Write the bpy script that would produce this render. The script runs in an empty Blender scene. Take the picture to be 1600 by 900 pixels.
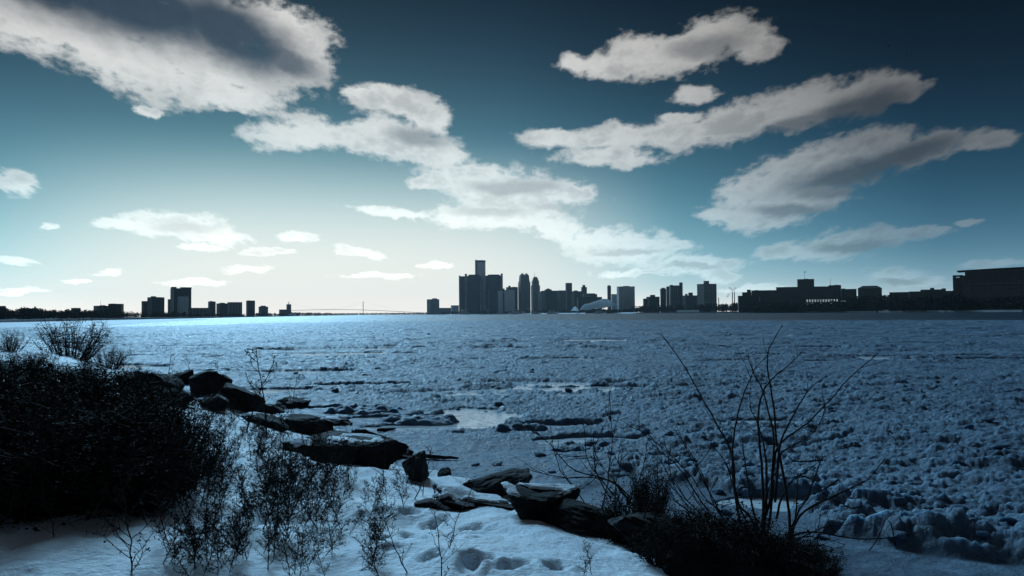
import bpy, math, random
import numpy as np
from mathutils import Vector, Matrix, noise as mnoise

sc = bpy.context.scene
COL = sc.collection
rnd = random.Random(7)

# ------------------------------------------------------------------ camera
LENS, SENSOR = 28.0, 36.0
CAM_H = 3.2
PITCH = math.radians(1.821)
ROLL = math.radians(0.504)
F = 1600.0 * LENS / SENSOR            # focal length in pixels of the 1600 px photograph
fwd = Vector((0, math.cos(PITCH), math.sin(PITCH)))
r0 = Vector((1, 0, 0)); u0 = Vector((0, -math.sin(PITCH), math.cos(PITCH)))
rgt = r0 * math.cos(ROLL) - u0 * math.sin(ROLL)
up = u0 * math.cos(ROLL) + r0 * math.sin(ROLL)
cam_d = bpy.data.cameras.new('camera'); cam_d.lens = LENS; cam_d.sensor_width = SENSOR
cam_d.clip_start = 0.1; cam_d.clip_end = 40000
cam = bpy.data.objects.new('camera', cam_d); COL.objects.link(cam)
m = Matrix((rgt, up, -fwd)).transposed().to_4x4(); m.translation = (0, 0, CAM_H)
cam.matrix_world = m
sc.camera = cam


def ray(px, py):
    return fwd + rgt * ((px - 800.0) / F) + up * ((450.0 - py) / F)


def at(px, py, depth):
    """the world point seen at a photo pixel, `depth` metres ahead"""
    d = ray(px, py)
    return Vector((0, 0, CAM_H)) + d * (depth / d.y)


def on_z(px, py, z=0.0):
    d = ray(px, py)
    return Vector((0, 0, CAM_H)) + d * ((z - CAM_H) / d.z)


def azel(px, py):
    d = ray(px, py).normalized()
    return math.atan2(d.x, d.y), math.asin(d.z)

# ------------------------------------------------------------------ sun, exposure
SUN_AZ = math.radians(-20.0)
SUN_EL = math.radians(30.0)
sun_d = bpy.data.lights.new('sun', 'SUN'); sun_d.energy = 3.0; sun_d.angle = math.radians(18)
sun_d.color = (0.37, 0.71, 1.0)
sun = bpy.data.objects.new('sun', sun_d); COL.objects.link(sun)
sdir = Vector((math.sin(SUN_AZ) * math.cos(SUN_EL), math.cos(SUN_AZ) * math.cos(SUN_EL), math.sin(SUN_EL)))
sun.rotation_euler = sdir.to_track_quat('Z', 'Y').to_euler()
sc.view_settings.view_transform = 'Standard'; sc.view_settings.look = 'None'
sc.view_settings.gamma = 1.0; sc.view_settings.exposure = 0.0
sc.view_settings.use_curve_mapping = False
sc.cycles.max_bounces = 6; sc.cycles.diffuse_bounces = 2; sc.cycles.glossy_bounces = 3
sc.cycles.transmission_bounces = 3; sc.cycles.volume_bounces = 0; sc.cycles.transparent_max_bounces = 6
sc.cycles.caustics_reflective = False; sc.cycles.caustics_refractive = False
sc.cycles.use_adaptive_sampling = True

# ------------------------------------------------------------------ world: graded sky with clouds
world = bpy.data.worlds.new('World'); sc.world = world; world.use_nodes = True
wn, wl = world.node_tree.nodes, world.node_tree.links
wn.clear()


def nd(tree, typ, **kw):
    n = tree.nodes.new(typ)
    for k, v in kw.items():
        setattr(n, k, v)
    return n


class G:
    """small helper to chain maths nodes"""
    def __init__(self, tree):
        self.t = tree

    def put(self, sock, v):
        if isinstance(v, bpy.types.NodeSocket):
            self.t.links.new(v, sock)
        else:
            sock.default_value = v

    def math(self, op, a, b=None, c=None, clamp=False):
        n = nd(self.t, 'ShaderNodeMath', operation=op, use_clamp=clamp)
        self.put(n.inputs[0], a)
        if b is not None: self.put(n.inputs[1], b)
        if c is not None: self.put(n.inputs[2], c)
        return n.outputs[0]

    def vec(self, op, a, b=None, scale=None):
        n = nd(self.t, 'ShaderNodeVectorMath', operation=op)
        self.put(n.inputs[0], a)
        if b is not None: self.put(n.inputs[1], b)
        if scale is not None: self.put(n.inputs['Scale'], scale)
        return n.outputs['Value'] if op in ('LENGTH', 'DOT_PRODUCT', 'DISTANCE') else n.outputs[0]

    def comb(self, x, y, z=0.0):
        n = nd(self.t, 'ShaderNodeCombineXYZ')
        for i, v in enumerate((x, y, z)): self.put(n.inputs[i], v)
        return n.outputs[0]

    def sep(self, v):
        n = nd(self.t, 'ShaderNodeSeparateXYZ'); self.put(n.inputs[0], v); return n.outputs

    def sstep(self, x, lo, hi, a=0.0, b=1.0):
        n = nd(self.t, 'ShaderNodeMapRange', interpolation_type='SMOOTHSTEP')
        self.put(n.inputs[0], x); self.put(n.inputs[1], lo); self.put(n.inputs[2], hi)
        self.put(n.inputs[3], a); self.put(n.inputs[4], b)
        return n.outputs[0]

    def noise(self, v, scale, detail=4.0, rough=0.5, dist=0.0, color=False, dim='3D', w=None):
        n = nd(self.t, 'ShaderNodeTexNoise', noise_dimensions=dim)
        if v is not None: self.put(n.inputs['Vector'], v)
        n.inputs['Scale'].default_value = scale; n.inputs['Detail'].default_value = detail
        n.inputs['Roughness'].default_value = rough; n.inputs['Distortion'].default_value = dist
        return n.outputs['Color' if color else 'Fac']

    def mix(self, f, a, b, blend='MIX'):
        n = nd(self.t, 'ShaderNodeMix', data_type='RGBA', blend_type=blend)
        self.put(n.inputs[0], f)
        for s, v in ((n.inputs[6], a), (n.inputs[7], b)):
            if not isinstance(v, bpy.types.NodeSocket) and len(v) == 3: v = (*v, 1)
            self.put(s, v)
        return n.outputs[2]


g = G(world.node_tree)
SKY_GAMMA = 0.2
SKY_FIT = ((-5.00, 0.26, -0.191, 6.80), (-1.38, -1.50, -0.223, 4.88), (-0.18, -1.37, -0.198, 3.56))
CLOUD_BRIGHT = (7.2, 7.05, 6.7)
CLOUD_DARK = (0.14, 0.30, 0.54)
CLOUD_EDGE = (-0.06, 0.44)
tc = nd(world.node_tree, 'ShaderNodeTexCoord').outputs['Generated']
dx, dy, dz = g.sep(tc)
az = g.math('ARCTAN2', dx, dy)
el = g.math('ARCSINE', dz)

sky = nd(world.node_tree, 'ShaderNodeTexSky', sky_type='NISHITA')
sky.sun_disc = False; sky.sun_elevation = SUN_EL; sky.sun_rotation = SUN_AZ
sky.altitude = 100; sky.air_density = 1.0; sky.dust_density = 1.0; sky.ozone_density = 1.0
# photographic grade of the clear sky: more contrast, colder
gm = nd(world.node_tree, 'ShaderNodeGamma'); wl.new(sky.outputs[0], gm.inputs[0]); gm.inputs[1].default_value = SKY_GAMMA
gaz, gel = azel(450, 420)
gdir = (math.sin(gaz) * math.cos(gel), math.cos(gaz) * math.cos(gel), math.sin(gel))
cosg = g.vec('DOT_PRODUCT', tc, gdir)
cosc = g.math('MAXIMUM', cosg, 0.72)
eld = g.math('MINIMUM', g.math('MAXIMUM', g.math('MULTIPLY', el, 57.29578), 0.0), 23.0)
cosc = g.math('MULTIPLY_ADD', g.math('SUBTRACT', 1.0, cosc), g.math('MULTIPLY', g.math('EXPONENT', g.math('MULTIPLY', eld, -0.42)), 0.95), cosc)
low = g.math('EXPONENT', g.math('MULTIPLY', eld, -1 / 9.0))
tint = []
for a_, b_, c_, d_ in SKY_FIT:
    t = g.math('MULTIPLY_ADD', low, b_, a_)
    t = g.math('MULTIPLY_ADD', eld, c_, t)
    tint.append(g.math('EXPONENT', g.math('MULTIPLY_ADD', cosc, d_, t)))
dim = g.math('MULTIPLY', g.math('MULTIPLY', g.math('MINIMUM', g.math('MAXIMUM', az, 0.0), 0.65), eld), -0.085)
skyc = g.vec('SCALE', g.vec('MULTIPLY', gm.outputs[0], g.comb(*tint)), scale=g.math('EXPONENT', dim))
vaz, vel = azel(540, 425)     # cream glow mixed into the sky colour, low on the sun's side
cosv = g.vec('DOT_PRODUCT', tc, (math.sin(vaz) * math.cos(vel), math.cos(vaz) * math.cos(vel), math.sin(vel)))
skyc = g.mix(g.math('MULTIPLY', g.sstep(cosv, 0.91, 0.998, 0.0, 0.78), g.sstep(eld, 2.0, 13.0, 1.0, 0.0)), skyc, (9.5, 9.1, 8.3))

# light reaching a cloud falls off with the angle from the veiled sun
lit = g.sstep(cosg, 0.72, 0.98, 0.24, 1.0)

# outline noise, stretched along the horizon
ae = g.comb(az, el, 0.0)
fq = g.math('MULTIPLY_ADD', low, 1.1, 1.0)     # clouds shrink towards the horizon
st = g.comb(g.math('MULTIPLY', az, fq), g.math('MULTIPLY', g.math('MULTIPLY', el, 2.1), fq), 0.3)
w1 = g.vec('SUBTRACT', g.noise(st, 5.0, 3.0, 0.55, color=True), (0.5, 0.5, 0.5))
w2 = g.vec('SUBTRACT', g.noise(st, 26.0, 5.0, 0.62, color=True), (0.5, 0.5, 0.5))
wp = g.vec('ADD', g.comb(az, el, 1.0), g.vec('MULTIPLY', w1, (0.045, 0.022, 0.0)))
wp = g.vec('ADD', wp, g.vec('MULTIPLY', w2, (0.030, 0.016, 0.0)))

CLOUDS = [  # centre x, y, half width, half height (photo pixels), tilt in degrees (clockwise)
 (30,25,170,62,20),(180,82,180,62,16),(330,95,165,72,6),(250,20,280,75,5),(422,108,100,38,-5),(350,146,88,34,0),(440,55,95,65,40),(478,110,40,22,0),
 (232,175,22,12,10),(18,290,42,22,8),
 (480,206,120,36,3),(600,216,120,40,5),(692,238,60,32,8),(612,158,82,28,8),(668,188,50,36,25),(566,147,40,14,5),
 (740,278,88,33,0),(800,302,120,40,5),(885,300,56,22,10),(790,336,110,30,0),(668,286,34,13,0),(720,340,72,22,3),(610,332,92,10,5),(862,352,70,26,20),
 (980,386,100,30,9),(930,372,66,24,0),(1035,386,60,15,3),(1075,413,85,17,3),(1120,430,36,15,8),
 (1060,78,105,42,-8),(1112,45,66,32,0),(1172,66,55,34,5),(950,97,75,25,-5),(1000,80,66,38,0),(902,96,30,20,0),(1085,146,52,20,0),
 (880,220,68,23,5),(960,217,88,25,0),(950,247,92,22,0),(1062,210,90,27,-5),(1150,190,90,32,-15),(1250,166,105,40,-12),(1340,150,85,38,-12),(1402,136,52,30,0),(1060,186,48,15,0),
 (1180,300,75,40,-10),(1128,340,55,17,5),(1258,256,105,36,-15),(1180,342,88,25,0),(1300,262,105,50,-10),(1362,236,85,45,-15),(1450,232,88,34,-8),(1542,220,68,20,-5),(1250,312,105,33,-10),
 (1300,386,90,24,-6),(1220,396,48,15,0),(1370,371,70,15,-3),(1442,365,58,11,-4),
 (1402,431,60,18,-5),(1452,441,50,8,0),(1560,411,60,8,0),(1500,352,26,10,0),
 (260,351,98,24,2),(332,366,68,16,8),(190,353,58,13,0),(322,385,42,8,0),
 (456,370,46,10,0),(565,396,48,9,5),(420,392,42,7,0),(392,420,42,8,2),
 (30,411,40,8,0),(70,354,18,6,0),(165,424,28,5,0),(125,439,26,5,0),(30,453,52,6,0),
 (300,440,66,6,0),(592,433,66,6,0),(680,415,40,6,3),(1180,452,70,8,-3),(980,425,60,7,0),
]
DENSE = [  # thick grey cores
 (190,0,270,76,5,.97),(350,46,160,64,20,.96),(430,85,95,32,18,.85),(80,-15,120,50,12,.97),
 (655,216,62,17,6,.55),(805,292,88,14,3,.45),(765,330,70,11,3,.35),(870,322,60,9,8,.35),
 (1340,168,105,26,-12,.75),(1245,192,75,15,-10,.6),(1100,70,70,20,-5,.5),
 (1335,270,125,24,-8,.75),(1420,240,100,22,-8,.7),(1235,330,70,13,-3,.55),(1300,300,70,12,0,.5),(1330,385,80,12,-3,.5),
 (285,356,62,11,2,.3),(980,392,60,6,2,.35),(1075,416,50,5,2,.4),(1410,440,50,6,0,.5),
]


TILTS = (-11.0, 0.0, 7.0, 20.0)
WP = {}


def tilted(v):
    for t in TILTS:
        c_, s_ = math.cos(math.radians(-t)), math.sin(math.radians(-t))
        WP[t] = v if t == 0 else g.comb(g.vec('DOT_PRODUCT', v, (c_, s_, 0)), g.vec('DOT_PRODUCT', v, (-s_, c_, 0)), 0.0)


def chain(v):
    """make what follows wait for v, so that the shader stack stays small"""
    o = g.vec('MULTIPLY_ADD', v, (1e-7, 1e-7, 0.0)); wl.new(wp, o.node.inputs[2])
    tilted(o)


tilted(wp)


def ell(cx, cy, rx, ry, ang):
    a, e = azel(cx, cy)
    sa = abs(azel(cx + 5, cy)[0] - azel(cx - 5, cy)[0]) / 10.0
    se = abs(azel(cx, cy + 5)[1] - azel(cx, cy - 5)[1]) / 10.0
    t = min(TILTS, key=lambda q: abs(q - ang))
    c_, s_ = math.cos(math.radians(-t)), math.sin(math.radians(-t))
    rx *= sa; ry *= se
    o = g.vec('MULTIPLY_ADD', WP[t], (1 / rx, 1 / ry, 0.0))
    o.node.inputs[2].default_value = (-(a * c_ + e * s_) / rx, -(-a * s_ + e * c_) / ry, 0.0)
    return g.vec('LENGTH', o)


# the same kind of sky goes on outside the picture: scattered clouds
inpic = g.sstep(g.vec('LENGTH', g.vec('MULTIPLY', g.vec('SUBTRACT', ae, (0.0, 0.17, 0.0)), (1.50, 4.2, 0.0))), 0.98, 1.25, 5.0, 0.0)
gen = g.math('MULTIPLY_ADD', g.noise(g.comb(az, g.math('MULTIPLY', el, 2.6), 2.0), 3.0, 2.0, 0.5), -6.0, 4.35)
gen = g.math('ADD', gen, inpic)
fine = g.noise(st, 38.0, 6.0, 0.6)
mid = g.noise(st, 11.0, 4.0, 0.55)
relief = g.math('MULTIPLY_ADD', g.math('SUBTRACT', fine, 0.5), 1.2, g.math('MULTIPLY', g.math('SUBTRACT', mid, 0.5), 0.85))
patchy = g.sstep(g.math('MULTIPLY_ADD', g.math('SUBTRACT', mid, 0.5), 1.2, g.noise(st, 16.0, 4.0, 0.6)), 0.05, 0.42, 0.72, 1.0)
grey = g.sstep(g.math('MULTIPLY_ADD', g.math('SUBTRACT', mid, 0.5), 1.6, g.noise(st, 19.0, 5.0, 0.6)), 0.44, 0.8, 0.0, 0.22)
lump = g.sstep(g.math('MULTIPLY_ADD', fine, 0.6, g.math('MULTIPLY', mid, 0.5)), 0.40, 0.72, 1.08, 0.88)
lit = g.math('MULTIPLY', lit, lump)
bright = g.vec('ADD', g.vec('SCALE', CLOUD_BRIGHT, scale=g.math('MULTIPLY', lit, g.math('MULTIPLY_ADD', low, -0.62, 1.0))), g.vec('SCALE', skyc, scale=g.math('MULTIPLY_ADD', low, 0.75, 0.40)))
dark = g.vec('ADD', g.vec('SCALE', CLOUD_DARK, scale=lit), g.vec('SCALE', skyc, scale=0.3))


def cloudy(x0, x1):
    """background shader of one slice of the sky, holding only the clouds that reach into it"""
    near = lambda c: c[0] + 1.8 * c[2] + 70 > x0 and c[0] - 1.8 * c[2] - 70 < x1
    tilted(wp)
    f = gen; k = 0
    for c in CLOUDS:
        if x1 > x0 and near(c):
            if k % 10 == 9: chain(f)
            f = g.math('SMOOTH_MIN', f, ell(*c), 0.22); k += 1
    fld = g.math('ADD', g.math('SUBTRACT', 1.0, f), relief)
    alpha = g.sstep(fld, CLOUD_EDGE[0], CLOUD_EDGE[1])
    chain(alpha)
    dn = None
    for c in DENSE:
        if x1 > x0 and near(c):
            l = g.math('MULTIPLY', g.sstep(ell(*c[:5]), 1.3, 0.35), c[5])
            dn = l if dn is None else g.math('MAXIMUM', dn, l)
    gr = g.math('MULTIPLY', grey, g.sstep(fld, 0.15, 0.7))
    dn = gr if dn is None else g.math('MAXIMUM', g.math('MULTIPLY', dn, patchy), gr)
    out = g.mix(alpha, skyc, g.mix(dn, bright, dark))
    bg = nd(world.node_tree, 'ShaderNodeBackground'); wl.new(out, bg.inputs[0]); bg.inputs[1].default_value = 0.1
    return bg.outputs[0]


def mixs(fac, a, b):
    n = nd(world.node_tree, 'ShaderNodeMixShader'); wl.new(fac, n.inputs[0]); wl.new(a, n.inputs[1]); wl.new(b, n.inputs[2])
    return n.outputs[0]


CUTS = [320, 560, 800, 1030, 1270]
edge = [-400] + CUTS + [2000]
surf = cloudy(edge[-2], edge[-1])
for i in range(len(CUTS) - 1, -1, -1):
    surf = mixs(g.math('GREATER_THAN', az, azel(CUTS[i], 250)[0]), cloudy(edge[i], edge[i + 1]), surf)
surf = mixs(g.math('GREATER_THAN', inpic, 0.0), cloudy(1, 0), surf)
wo = nd(world.node_tree, 'ShaderNodeOutputWorld'); wl.new(surf, wo.inputs[0])
world.cycles.sampling_method = 'NONE'

# ------------------------------------------------------------------ materials
def material(name):
    mt = bpy.data.materials.new(name); mt.use_nodes = True
    t = mt.node_tree
    bsdf = next(n for n in t.nodes if n.type == 'BSDF_PRINCIPLED')
    return mt, t, G(t), bsdf


def bump(t, gg, bsdf, height, strength, dist):
    b = nd(t, 'ShaderNodeBump'); t.links.new(height, b.inputs['Height'])
    b.inputs['Strength'].default_value = strength; b.inputs['Distance'].default_value = dist
    t.links.new(b.outputs[0], bsdf.inputs['Normal'])


def mat_noise(name, c1, c2, scale, rough=0.7, bump_s=0.0, bump_d=0.02, bscale=None, spec=0.3, detail=5.0, lo=.35, hi=.65):
    mt, t, gg, b = material(name)
    co = nd(t, 'ShaderNodeTexCoord').outputs['Object']
    n = gg.noise(co, scale, detail, 0.6)
    t.links.new(gg.mix(gg.sstep(n, lo, hi), c1, c2), b.inputs['Base Color'])
    b.inputs['Roughness'].default_value = rough; b.inputs['Specular IOR Level'].default_value = spec
    if bump_s: bump(t, gg, b, gg.noise(co, bscale or scale * 3, 6.0, 0.65), bump_s, bump_d)
    return mt


M = {}
M['snow'] = mat_noise('snow', (0.66, 0.76, 0.85), (0.78, 0.86, 0.93), 1.3, 0.65, 0.7, 0.05, 16.0, 0.25)
M['rock'] = mat_noise('rock', (0.006, 0.0065, 0.008), (0.019, 0.019, 0.021), 3.0, 0.85, 0.8, 0.03, 9.0, 0.2)
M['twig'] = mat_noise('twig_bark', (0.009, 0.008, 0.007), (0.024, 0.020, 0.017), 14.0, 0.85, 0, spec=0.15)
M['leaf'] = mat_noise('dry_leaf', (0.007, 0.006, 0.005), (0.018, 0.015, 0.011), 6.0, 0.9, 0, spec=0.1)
M['bank'] = mat_noise('far_bank', (0.030, 0.034, 0.032), (0.075, 0.080, 0.075), 0.02, 0.9, 0)
M['white'] = mat_noise('white_paint', (0.72, 0.76, 0.80), (0.84, 0.86, 0.88), 0.05, 0.5, 0)
M['trees'] = mat_noise('far_tree', (0.020, 0.020, 0.018), (0.045, 0.043, 0.036), 0.02, 0.95, 0, spec=0.05)
M['steel'] = mat_noise('painted_steel', (0.10, 0.13, 0.14), (0.16, 0.19, 0.20), 0.05, 0.6, 0)

# brash ice: grey translucent slush with paler crusts
mt, t, gg, b = material('brash_ice')
co = nd(t, 'ShaderNodeTexCoord').outputs['Object']
n1 = gg.noise(co, 0.22, 4.0, 0.6); n2 = gg.noise(co, 2.6, 6.0, 0.65)
fr = gg.sstep(gg.math('MULTIPLY_ADD', n1, 0.6, gg.math('MULTIPLY', n2, 0.55)), 0.42, 0.78)
t.links.new(gg.mix(fr, (0.058, 0.105, 0.165), (0.170, 0.255, 0.350)), b.inputs['Base Color'])
t.links.new(gg.sstep(n2, 0.3, 0.7, 0.42, 0.70), b.inputs['Roughness'])
b.inputs['Subsurface Weight'].default_value = 0.55; b.inputs['Subsurface Radius'].default_value = (0.5, 0.85, 1.0); b.inputs['Subsurface Scale'].default_value = 0.22
b.inputs['Specular IOR Level'].default_value = 0.22
bump(t, gg, b, gg.math('MULTIPLY_ADD', gg.noise(co, 9.0, 6.0, 0.7), 1.0, gg.noise(co, 1.3, 5.0, 0.6)), 0.9, 0.13)
M['ice'] = mt

# river water: dark, rippled far out; close in, sky shine painted as pale colour
mt, t, gg, b = material('river_water')
co = nd(t, 'ShaderNodeTexCoord').outputs['Object']
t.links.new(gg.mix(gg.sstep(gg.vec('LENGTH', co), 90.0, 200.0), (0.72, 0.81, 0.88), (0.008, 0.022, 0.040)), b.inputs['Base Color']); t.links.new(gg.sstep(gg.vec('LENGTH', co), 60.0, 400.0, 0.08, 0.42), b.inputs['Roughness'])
b.inputs['IOR'].default_value = 1.33; b.inputs['Specular Tint'].default_value = (0.8, 0.92, 1.0, 1)
sx, sy, sz = gg.sep(co)
rip = gg.noise(gg.comb(gg.math('MULTIPLY', sx, 0.6), sy, 0.0), 0.55, 5.0, 0.62)
far = gg.sstep(gg.vec('LENGTH', co), 60.0, 260.0, 0.15, 1.0)
bmp = nd(t, 'ShaderNodeBump'); t.links.new(rip, bmp.inputs['Height']); t.links.new(far, bmp.inputs['Strength']); bmp.inputs['Distance'].default_value = 1.1
t.links.new(bmp.outputs[0], b.inputs['Normal'])
M['water'] = mt

# ------------------------------------------------------------------ object helpers
def link(name, me, mat=None, parent=None):
    o = bpy.data.objects.new(name, me); COL.objects.link(o)
    if mat is not None and me is not None and not me.materials: me.materials.append(mat)
    if parent is not None: o.parent = parent
    return o


def tag(o, label=None, cat=None, group=None, kind=None):
    if label: o['label'] = label
    if cat: o['category'] = cat
    if group: o['group'] = group
    if kind: o['kind'] = kind
    return o


def empty(name, loc, rz=0.0):
    o = bpy.data.objects.new(name, None); COL.objects.link(o)
    o.location = loc; o.rotation_euler = (0, 0, rz); o.empty_display_size = 0.2
    return o


def copy_tree(o, parent=None):
    c = o.copy(); COL.objects.link(c)
    if parent is not None: c.parent = parent
    for ch in list(o.children): copy_tree(ch, c)
    return c


class MB:
    def __init__(self): self.v, self.f = [], []

    def quad(self, *p):
        n = len(self.v); self.v += [tuple(q) for q in p]; self.f.append(tuple(range(n, n + len(p))))

    def box(self, c, s, rz=0.0, taper=1.0):
        cx, cy, cz = c; hx, hy, hz = s[0] / 2, s[1] / 2, s[2] / 2; n = len(self.v)
        cr, sr = math.cos(rz), math.sin(rz)
        for z, k in ((-hz, 1.0), (hz, taper)):
            for x, y in ((-hx, -hy), (hx, -hy), (hx, hy), (-hx, hy)):
                x *= k; y *= k
                self.v.append((cx + x * cr - y * sr, cy + x * sr + y * cr, cz + z))
        self.f += [tuple(n + i for i in q) for q in ((3, 2, 1, 0), (4, 5, 6, 7), (0, 1, 5, 4), (1, 2, 6, 5), (2, 3, 7, 6), (3, 0, 4, 7))]

    def cyl(self, c, r, z0, z1, n=16, r1=None, cap=True):
        r1 = r if r1 is None else r1; s = len(self.v)
        for z, q in ((z0, r), (z1, r1)):
            for i in range(n):
                a = 2 * math.pi * i / n
                self.v.append((c[0] + q * math.cos(a), c[1] + q * math.sin(a), z))
        for i in range(n):
            j = (i + 1) % n; self.f.append((s + i, s + j, s + n + j, s + n + i))
        if cap: self.f.append(tuple(s + n + i for i in range(n))); self.f.append(tuple(s + n - 1 - i for i in range(n)))

    def tube(self, pts, radii, sides=4):
        s = len(self.v); prev = None
        for i, p in enumerate(pts):
            p = Vector(p)
            d = Vector(pts[min(i + 1, len(pts) - 1)]) - Vector(pts[max(i - 1, 0)])
            if d.length < 1e-6: d = Vector((0, 0, 1))
            d.normalize()
            a = d.cross(Vector((0.31, 0.87, 0.38))); a.normalize(); b_ = d.cross(a)
            for k in range(sides):
                q = 2 * math.pi * k / sides
                self.v.append(tuple(p + (a * math.cos(q) + b_ * math.sin(q)) * radii[i]))
        for i in range(len(pts) - 1):
            for k in range(sides):
                j = (k + 1) % sides
                self.f.append((s + i * sides + k, s + i * sides + j, s + (i + 1) * sides + j, s + (i + 1) * sides + k))
        self.f.append(tuple(s + (len(pts) - 1) * sides + k for k in range(sides)))

    def prism(self, poly, z0, z1):
        n = len(poly); s = len(self.v)
        for z in (z0, z1): self.v += [(x, y, z) for x, y in poly]
        for i in range(n):
            j = (i + 1) % n; self.f.append((s + i, s + j, s + n + j, s + n + i))
        self.f.append(tuple(s + n + i for i in range(n))); self.f.append(tuple(s + n - 1 - i for i in range(n)))

    def mesh(self, name, smooth=False):
        me = bpy.data.meshes.new(name); me.from_pydata(self.v, [], self.f); me.update()
        if smooth: me.polygons.foreach_set('use_smooth', [True] * len(me.polygons))
        return me

    def build(self, name, mat, parent=None, smooth=False, loc=None):
        o = link(name, self.mesh(name, smooth), mat, parent)
        if loc is not None: o.location = loc
        return o


def grid_object(name, V, keep, mat, smooth=True):
    """V: rows x cols x 3; keep: (rows-1) x (cols-1) mask"""
    nr, nc = V.shape[:2]
    i, j = np.nonzero(keep)
    q = np.stack([i * nc + j, i * nc + j + 1, (i + 1) * nc + j + 1, (i + 1) * nc + j], 1)
    used = np.zeros(nr * nc, bool); used[q.ravel()] = True
    idx = np.cumsum(used) - 1
    q = idx[q].astype(np.int32); P = V.reshape(-1, 3)[used].astype(np.float32)
    me = bpy.data.meshes.new(name)
    me.vertices.add(len(P)); me.vertices.foreach_set('co', P.ravel())
    me.loops.add(q.size); me.loops.foreach_set('vertex_index', q.ravel())
    me.polygons.add(len(q)); me.polygons.foreach_set('loop_start', np.arange(0, q.size, 4, dtype=np.int32))
    me.update(calc_edges=True)
    if smooth: me.polygons.foreach_set('use_smooth', np.ones(len(q), bool))
    return link(name, me, mat)

# ------------------------------------------------------------------ numeric noise
def h2(ix, iy, s):
    ix = ix.astype(np.int64).astype(np.uint32); iy = iy.astype(np.int64).astype(np.uint32)
    n = ix * np.uint32(374761393) + iy * np.uint32(668265263) + np.uint32((s * 974634777) & 0xffffffff)
    n = (n ^ (n >> np.uint32(13))) * np.uint32(1274126177)
    n ^= n >> np.uint32(16)
    n = (n ^ (n >> np.uint32(15))) * np.uint32(2246822519)
    return ((n ^ (n >> np.uint32(13))) & np.uint32(0xffffff)).astype(np.float64) / 0xffffff


def vn(x, y, s):
    ix, iy = np.floor(x), np.floor(y); fx, fy = x - ix, y - iy
    fx = fx * fx * fx * (fx * (fx * 6 - 15) + 10); fy = fy * fy * fy * (fy * (fy * 6 - 15) + 10)
    a, b_ = h2(ix, iy, s), h2(ix + 1, iy, s); c, d = h2(ix, iy + 1, s), h2(ix + 1, iy + 1, s)
    return 2 * (a + (b_ - a) * fx + (c - a) * fy + (a - b_ - c + d) * fx * fy) - 1


def fbm(x, y, octv, s, gain=0.5):
    r = 0; a = 1.0; tot = 0
    for o in range(octv):
        r = r + a * vn(x, y, s + o * 17); tot += a; a *= gain
        x, y = (x * 1.62 + y * 1.19) + 3.1, (y * 1.62 - x * 1.19) - 7.7
    return r / tot


def worley(x, y, s):
    ix, iy = np.floor(x), np.floor(y)
    f1 = np.full(x.shape, 9.0); f2 = np.full(x.shape, 9.0); idn = np.zeros(x.shape); ox = np.zeros(x.shape); oy = np.zeros(x.shape)
    for i in (-1, 0, 1):
        for j in (-1, 0, 1):
            cx, cy = ix + i, iy + j
            px = cx + h2(cx, cy, s); py = cy + h2(cx, cy, s + 5)
            d = np.hypot(px - x, py - y); nw = d < f1
            f2 = np.where(nw, f1, np.minimum(f2, d))
            idn = np.where(nw, h2(cx, cy, s + 9), idn); ox = np.where(nw, x - px, ox); oy = np.where(nw, y - py, oy)
            f1 = np.where(nw, d, f1)
    return f1, f2, idn, ox, oy


def ss(x, a, b_):
    q = np.clip((x - a) / (b_ - a), 0, 1); return q * q * (3 - 2 * q)


def poly_sd(x, y, pts, closed=True):
    """distance to a polyline; positive inside when closed"""
    d = np.full(x.shape, 1e9); ins = np.zeros(x.shape, bool); n = len(pts)
    for i in range(n if closed else n - 1):
        (x0, y0), (x1, y1) = pts[i], pts[(i + 1) % n]
        ex, ey = x1 - x0, y1 - y0
        q = np.clip(((x - x0) * ex + (y - y0) * ey) / (ex * ex + ey * ey + 1e-12), 0, 1)
        d = np.minimum(d, np.hypot(x - x0 - q * ex, y - y0 - q * ey))
        if closed and y0 != y1:
            ins ^= ((y0 > y) != (y1 > y)) & (x < (x1 - x0) * (y - y0) / (y1 - y0) + x0)
    return np.where(ins, d, -d) if closed else d

# ------------------------------------------------------------------ the snowy bank in front
def pl(px, py, z=0.0):
    p = on_z(px, py, z); return (p.x, p.y)


SHORE = [(-420, 80), (-120, 72)] + [pl(*q) for q in ((135, 556), (205, 584), (262, 612), (335, 634), (425, 662), (510, 694), (610, 716), (668, 742), (705, 758), (765, 772), (850, 782), (960, 806), (1060, 850), (1160, 878), (1290, 902))] + [(5.4, 8.0), (7.0, 4.5), (8.5, 0), (9, -12), (-420, -12)]
FOOT = [(602, 797, 20), (565, 787, 35), (640, 800, -15), (672, 823, 30), (693, 812, 10), (735, 826, -20), (752, 838, 15), (708, 840, 40), (618, 852, 10), (596, 842, -10), (735, 878, 20), (752, 872, 0), (800, 881, -25), (868, 884, 10), (676, 868, 20), (560, 806, 15), (640, 838, 25)]


def bank_base(x, y):
    d = poly_sd(x, y, SHORE)
    d = d + 0.35 * fbm(x * 0.5, y * 0.5, 3, 3)
    top = 1.62 + 0.45 * ss(-x, 7, 16) - 0.25 * ss(x, 1.0, 4.0)
    z = top * (1 - (1 - np.clip(d / 7.5, 0, 1)) ** 1.7) + 0.03
    z = np.where(d < 0, np.maximum(-0.7, d * 0.6 + 0.03), z)
    w = ss(d, 0.0, 2.0)
    z = z + w * (0.13 * fbm(x * 0.42, y * 0.42, 3, 11) + 0.05 * fbm(x * 1.4, y * 1.1, 3, 23) + 0.035 * fbm(x * 3.6, y * 2.6, 5, 31, 0.6))
    z = z + w * 0.05 * (1 - np.abs(fbm(x * 0.9 + 0.4 * y, y * 0.55, 3, 41))) ** 3   # wind ridges
    return z


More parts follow.
